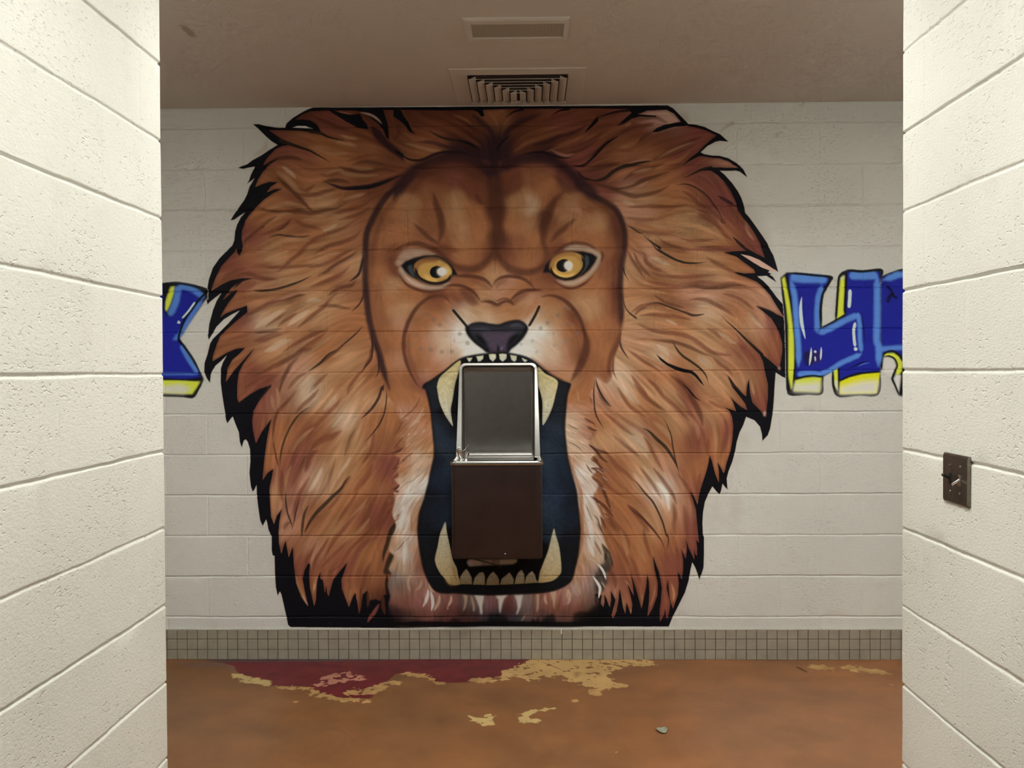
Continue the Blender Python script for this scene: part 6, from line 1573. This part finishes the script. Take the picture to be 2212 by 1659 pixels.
def build_vents():
    Zc = Z_CEIL
    # return grille
    x0, x1, y0, y1 = -.2385, .162, 3.333, 3.560; mx0, mx1, my0, my1 = -.2105, .1425, 3.376, 3.521
    t = empty('return_grille', ((x0+x1)/2, (y0+y1)/2, Zc), 'cream ceiling grille with fine perforated centre, nearer of the two ceiling vents', 'air vent')
    ox, oy = (x0+x1)/2, (y0+y1)/2
    bm = bmesh.new(); R = []
    for (a, b, c, d), z in (((x0, x1, y0, y1), 0), ((x0+.002, x1-.002, y0+.002, y1-.002), -.006), ((x0+.012, x1-.012, y0+.012, y1-.012), -.010), ((mx0, mx1, my0, my1), -.010), ((mx0+.002, mx1-.002, my0+.002, my1-.002), -.004)):
        R.append([bm.verts.new((p-ox, q-oy, z)) for p, q in ((a, c), (b, c), (b, d), (a, d))])
    for A, B in zip(R, R[1:]): bridge(bm, A, B)
    bm_obj('frame', bm, M['vent'], t)
    m, nt, b = newmat('perforated_grille'); tc = N(nt, 'ShaderNodeTexCoord')
    vo = N(nt, 'ShaderNodeTexVoronoi', Scale=150.0, Randomness=0.0); L(nt, tc.outputs['Object'], vo.inputs['Vector'])
    mr = N(nt, 'ShaderNodeMapRange'); L(nt, vo.outputs['Distance'], mr.inputs['Value']); mr.inputs['From Min'].default_value = .34; mr.inputs['From Max'].default_value = .42
    mx = N(nt, 'ShaderNodeMix', data_type='RGBA'); L(nt, mr.outputs[0], mx.inputs[0]); mx.inputs[6].default_value = (.17, .155, .12, 1); mx.inputs[7].default_value = (.50, .45, .36, 1)
    L(nt, mx.outputs[2], b.inputs['Base Color']); b.inputs['Roughness'].default_value = .6
    bm = bmesh.new(); box_bm(bm, mx0-ox-.001, mx1-ox+.001, my0-oy-.001, my1-oy+.001, -.0055, -.0035); g = bm_obj('perforated_panel', bm, m, t); g['label'] = 'greyish perforated panel'
    # three-way diffuser
    cx, cy, h = -.040, 4.155, .300
    t = empty('ceiling_diffuser', (cx, cy, Zc), 'square ceiling air diffuser with nested angled louvres, the one nearest the lion', 'air vent')
    bm = bmesh.new(); R = []
    lx, ly0, ly1 = .2245, -.195, .212
    for a, (b0, b1), z in ((h, (-.262, .268), 0), (h-.003, (-.259, .265), -.004), (lx, (ly0, ly1), -.007), (lx-.003, (ly0+.003, ly1-.003), .0)):
        R.append([bm.verts.new(v) for v in ((-a, b0, z), (a, b0, z), (a, b1, z), (-a, b1, z))])
    for A, B in zip(R, R[1:]): bridge(bm, A, B)
    bm_obj('frame', bm, M['vent'], t)
    bm = bmesh.new(); box_bm(bm, -lx+.001, lx-.001, ly0+.001, ly1-.001, -.0020, -.0012); bm_obj('duct_shade_sheet', bm, M['duct_shade'], t)  # near-black sheet stands in for the shade up inside the vent
    n = 6; st = .0365; dy = .040
    for k in range(n):                                    # nested U-shaped vanes, open towards the back wall
        a = lx-.006-k*st; b0 = ly0+.026+k*dy; wv = .026; bm = bmesh.new(); zt, zb = -.004, -.0175; y1 = ly1-.012
        if a < .03: a = .03
        ins = min(.031, a*.8)
        for sg in (-1, 1):                                # sloping side legs
            A = [bm.verts.new((sg*x, y, z)) for x, y, z in ((a, b0, zb), (a, y1, zb), (a-ins, y1, zt), (a-ins, b0, zt))]
            B = [bm.verts.new((v.co.x, v.co.y, v.co.z-.001)) for v in A]
            bm.faces.new(A); bm.faces.new(B[::-1])
            for q in range(4): bm.faces.new((A[q], B[q], B[(q+1) % 4], A[(q+1) % 4]))
        box_bm(bm, -a, a, b0-.001, b0+.001, zb-.0006, zb+.0014)     # lip of the front blade
        bm_obj('louvre', bm, M['vent'], t)
    bm = bmesh.new()                                       # the straight far bar with its row of pointed ends
    box_bm(bm, -lx+.001, lx-.001, ly1-.014, ly1-.004, -.012, -.004)
    for k in range(n):                                    # pointed ends over every leg
        a = max(.03, lx-.006-k*st)
        for sg in (-1, 1):
            q = [bm.verts.new((sg*x, y, z)) for x, y, z in ((a+.010, ly1-.010, -.0185), (a-.026, ly1-.010, -.0185), (a-.010, ly1-.058, -.0190), (a+.010, ly1-.010, -.010), (a-.026, ly1-.010, -.010))]
            bm.faces.new((q[0], q[1], q[2])); bm.faces.new((q[3], q[2], q[4])); bm.faces.new((q[0], q[2], q[3])); bm.faces.new((q[1], q[4], q[2]))
    bm_obj('far_bar', bm, M['vent'], t)
def build_bits():
    X, Y = [float(v) for v in on_floor(1430, 1580)]
    bm = bmesh.new(); n = 14; top = []; bot = []
    for k in range(n):
        a = 2*math.pi*k/n; rx = .021*(1+.12*math.sin(3*a)); ry = .030*(1+.1*math.cos(2*a))
        x, y = rx*math.cos(a), ry*math.sin(a); z = .004+.35*abs(x)*.6+.002*math.sin(2*a); top.append(bm.verts.new((x, y, z+.0012))); bot.append(bm.verts.new((x, y, z)))
    ct, cb = bm.verts.new((0, 0, .0035)), bm.verts.new((0, 0, .0))
    for k in range(n):
        j = (k+1) % n; bm.faces.new((top[k], top[j], ct)); bm.faces.new((bot[j], bot[k], cb)); bm.faces.new((top[j], top[k], bot[k], bot[j]))
    o = bm_obj('dried_leaf', bm, M['leaf'], None, True, 60); o.location = (X, Y, 0); tag(o, 'small grey-green dried leaf lying on the brown floor', 'leaf')
    (xa, ya), (xb, yb) = on_floor(1720.5, 1441), on_floor(1743, 1452.5)
    bm = bmesh.new(); P = [Vector((float(xa), float(ya), .0018)).lerp(Vector((float(xb), float(yb), .0018)), f) for f in (0, .3, .55, 1)]; P[1].x += .002; P[2].z += .001
    tube_bm(bm, P, [.0012, .0017, .0016, .0010], 8); o = bm_obj('twig', bm, M['twig'], None, True); tag(o, 'thin dark twig lying on the floor near the tiled base', 'twig')
def build_lamp(name, x, y, wx, wy, hz, e, label, skirt=.012):
    t = empty(name, (x, y, Z_CEIL), label, 'ceiling light')
    bm = bmesh.new(); R = []
    for g, z in ((.022, 0), (.022, -skirt), (0, -skirt), (0, -.004)):
        a, b = wx/2+g, wy/2+g; R.append([bm.verts.new(v) for v in ((-a, -b, z), (a, -b, z), (a, b, z), (-a, b, z))])
    for A, B in zip(R, R[1:]): bridge(bm, A, B)
    bm_obj('frame', bm, M['lamp_body'], t)
    bm = bmesh.new(); a, b = wx/2, wy/2
    f = bm.faces.new([bm.verts.new(v) for v in ((-a, b, -.006), (a, b, -.006), (a, -b, -.006), (-a, -b, -.006))])
    me = bpy.data.meshes.new('diffuser'); bm.to_mesh(me); bm.free(); me.materials.append(lamp_mat(e)); link(bpy.data.objects.new('diffuser', me), t)
def main():
    build_back(); build_side('wall_left', XL, YL, -1); build_side('wall_right', XR, YR, 1)
    plain_wall('wall_rear', (XR+.01, Y_REAR), (XL-.01, Y_REAR))
    plain_wall('wall_corridor_left', (-X_END, YL-.01), (-X_END, D_BACK+.02)); plain_wall('wall_corridor_right', (X_END, D_BACK+.02), (X_END, YR-.01))
    bm = bmesh.new(); vs = [bm.verts.new(v) for v in ((-X_END, Y_REAR, Z_CEIL), (-X_END, D_BACK+.02, Z_CEIL), (X_END, D_BACK+.02, Z_CEIL), (X_END, Y_REAR, Z_CEIL))]; bm.faces.new(vs)
    struct(bm_obj('ceiling', bm, ceiling_mat()))
    build_floor(); build_base(); build_mural(); build_letters(); build_fountain(); build_switch(); build_vents(); build_bits()
    build_lamp('ceiling_light', 0, .95, .3, 1.2, .006, E_PASS, 'flush ceiling light over the block walled passage')
    for x, k, w_ in ((-1.9, .75, 'left'), (0, 1, 'middle'), (1.9, 1.1, 'right')):
        build_lamp('ceiling_light', x, 2.60, 1.2, .3, .006, E_CORR*k, 'corridor ceiling light with an added shading skirt, the %s one of three before the lion wall' % w_, .085)  # deep skirt added to cut grazing light and darken the wall top
    sc = bpy.context.scene
    w = bpy.data.worlds.new('world'); sc.world = w; w.use_nodes = True; w.node_tree.nodes['Background'].inputs[0].default_value = (.02, .02, .02, 1)
    cam = bpy.data.cameras.new('camera'); co = link(bpy.data.objects.new('camera', cam)); sc.camera = co
    cam.sensor_fit = 'HORIZONTAL'; cam.sensor_width = 36; cam.lens = FPX/2212*36; cam.clip_start = .02
    F = Vector((-math.sin(YAW)*math.cos(PITCH), math.cos(YAW)*math.cos(PITCH), -math.sin(PITCH))); Rv = Vector((math.cos(YAW), math.sin(YAW), 0)); U = Rv.cross(F)
    c, s = math.cos(ROLL), math.sin(ROLL)
    r2 = Rv*c-U*s*1; u2 = U*c+Rv*s*1
    co.matrix_world = Matrix(((r2.x, u2.x, -F.x, 0), (r2.y, u2.y, -F.y, 0), (r2.z, u2.z, -F.z, CAM_H), (0, 0, 0, 1)))
    v = sc.view_settings; v.view_transform = 'Standard'; v.look = 'None'; v.gamma = 1; v.exposure = EXPO; v.use_curve_mapping = False
    sc.cycles.max_bounces = 5; sc.cycles.diffuse_bounces = 3; sc.cycles.glossy_bounces = 2; sc.cycles.caustics_reflective = False; sc.cycles.caustics_refractive = False; sc.cycles.use_adaptive_sampling = True; sc.cycles.adaptive_threshold = .1; sc.cycles.adaptive_min_samples = 8; sc.cycles.use_denoising = True; sc.cycles.sample_clamp_indirect = 6
E_PASS, E_CORR = 33., 24.5; EXPO = 0.0
main()
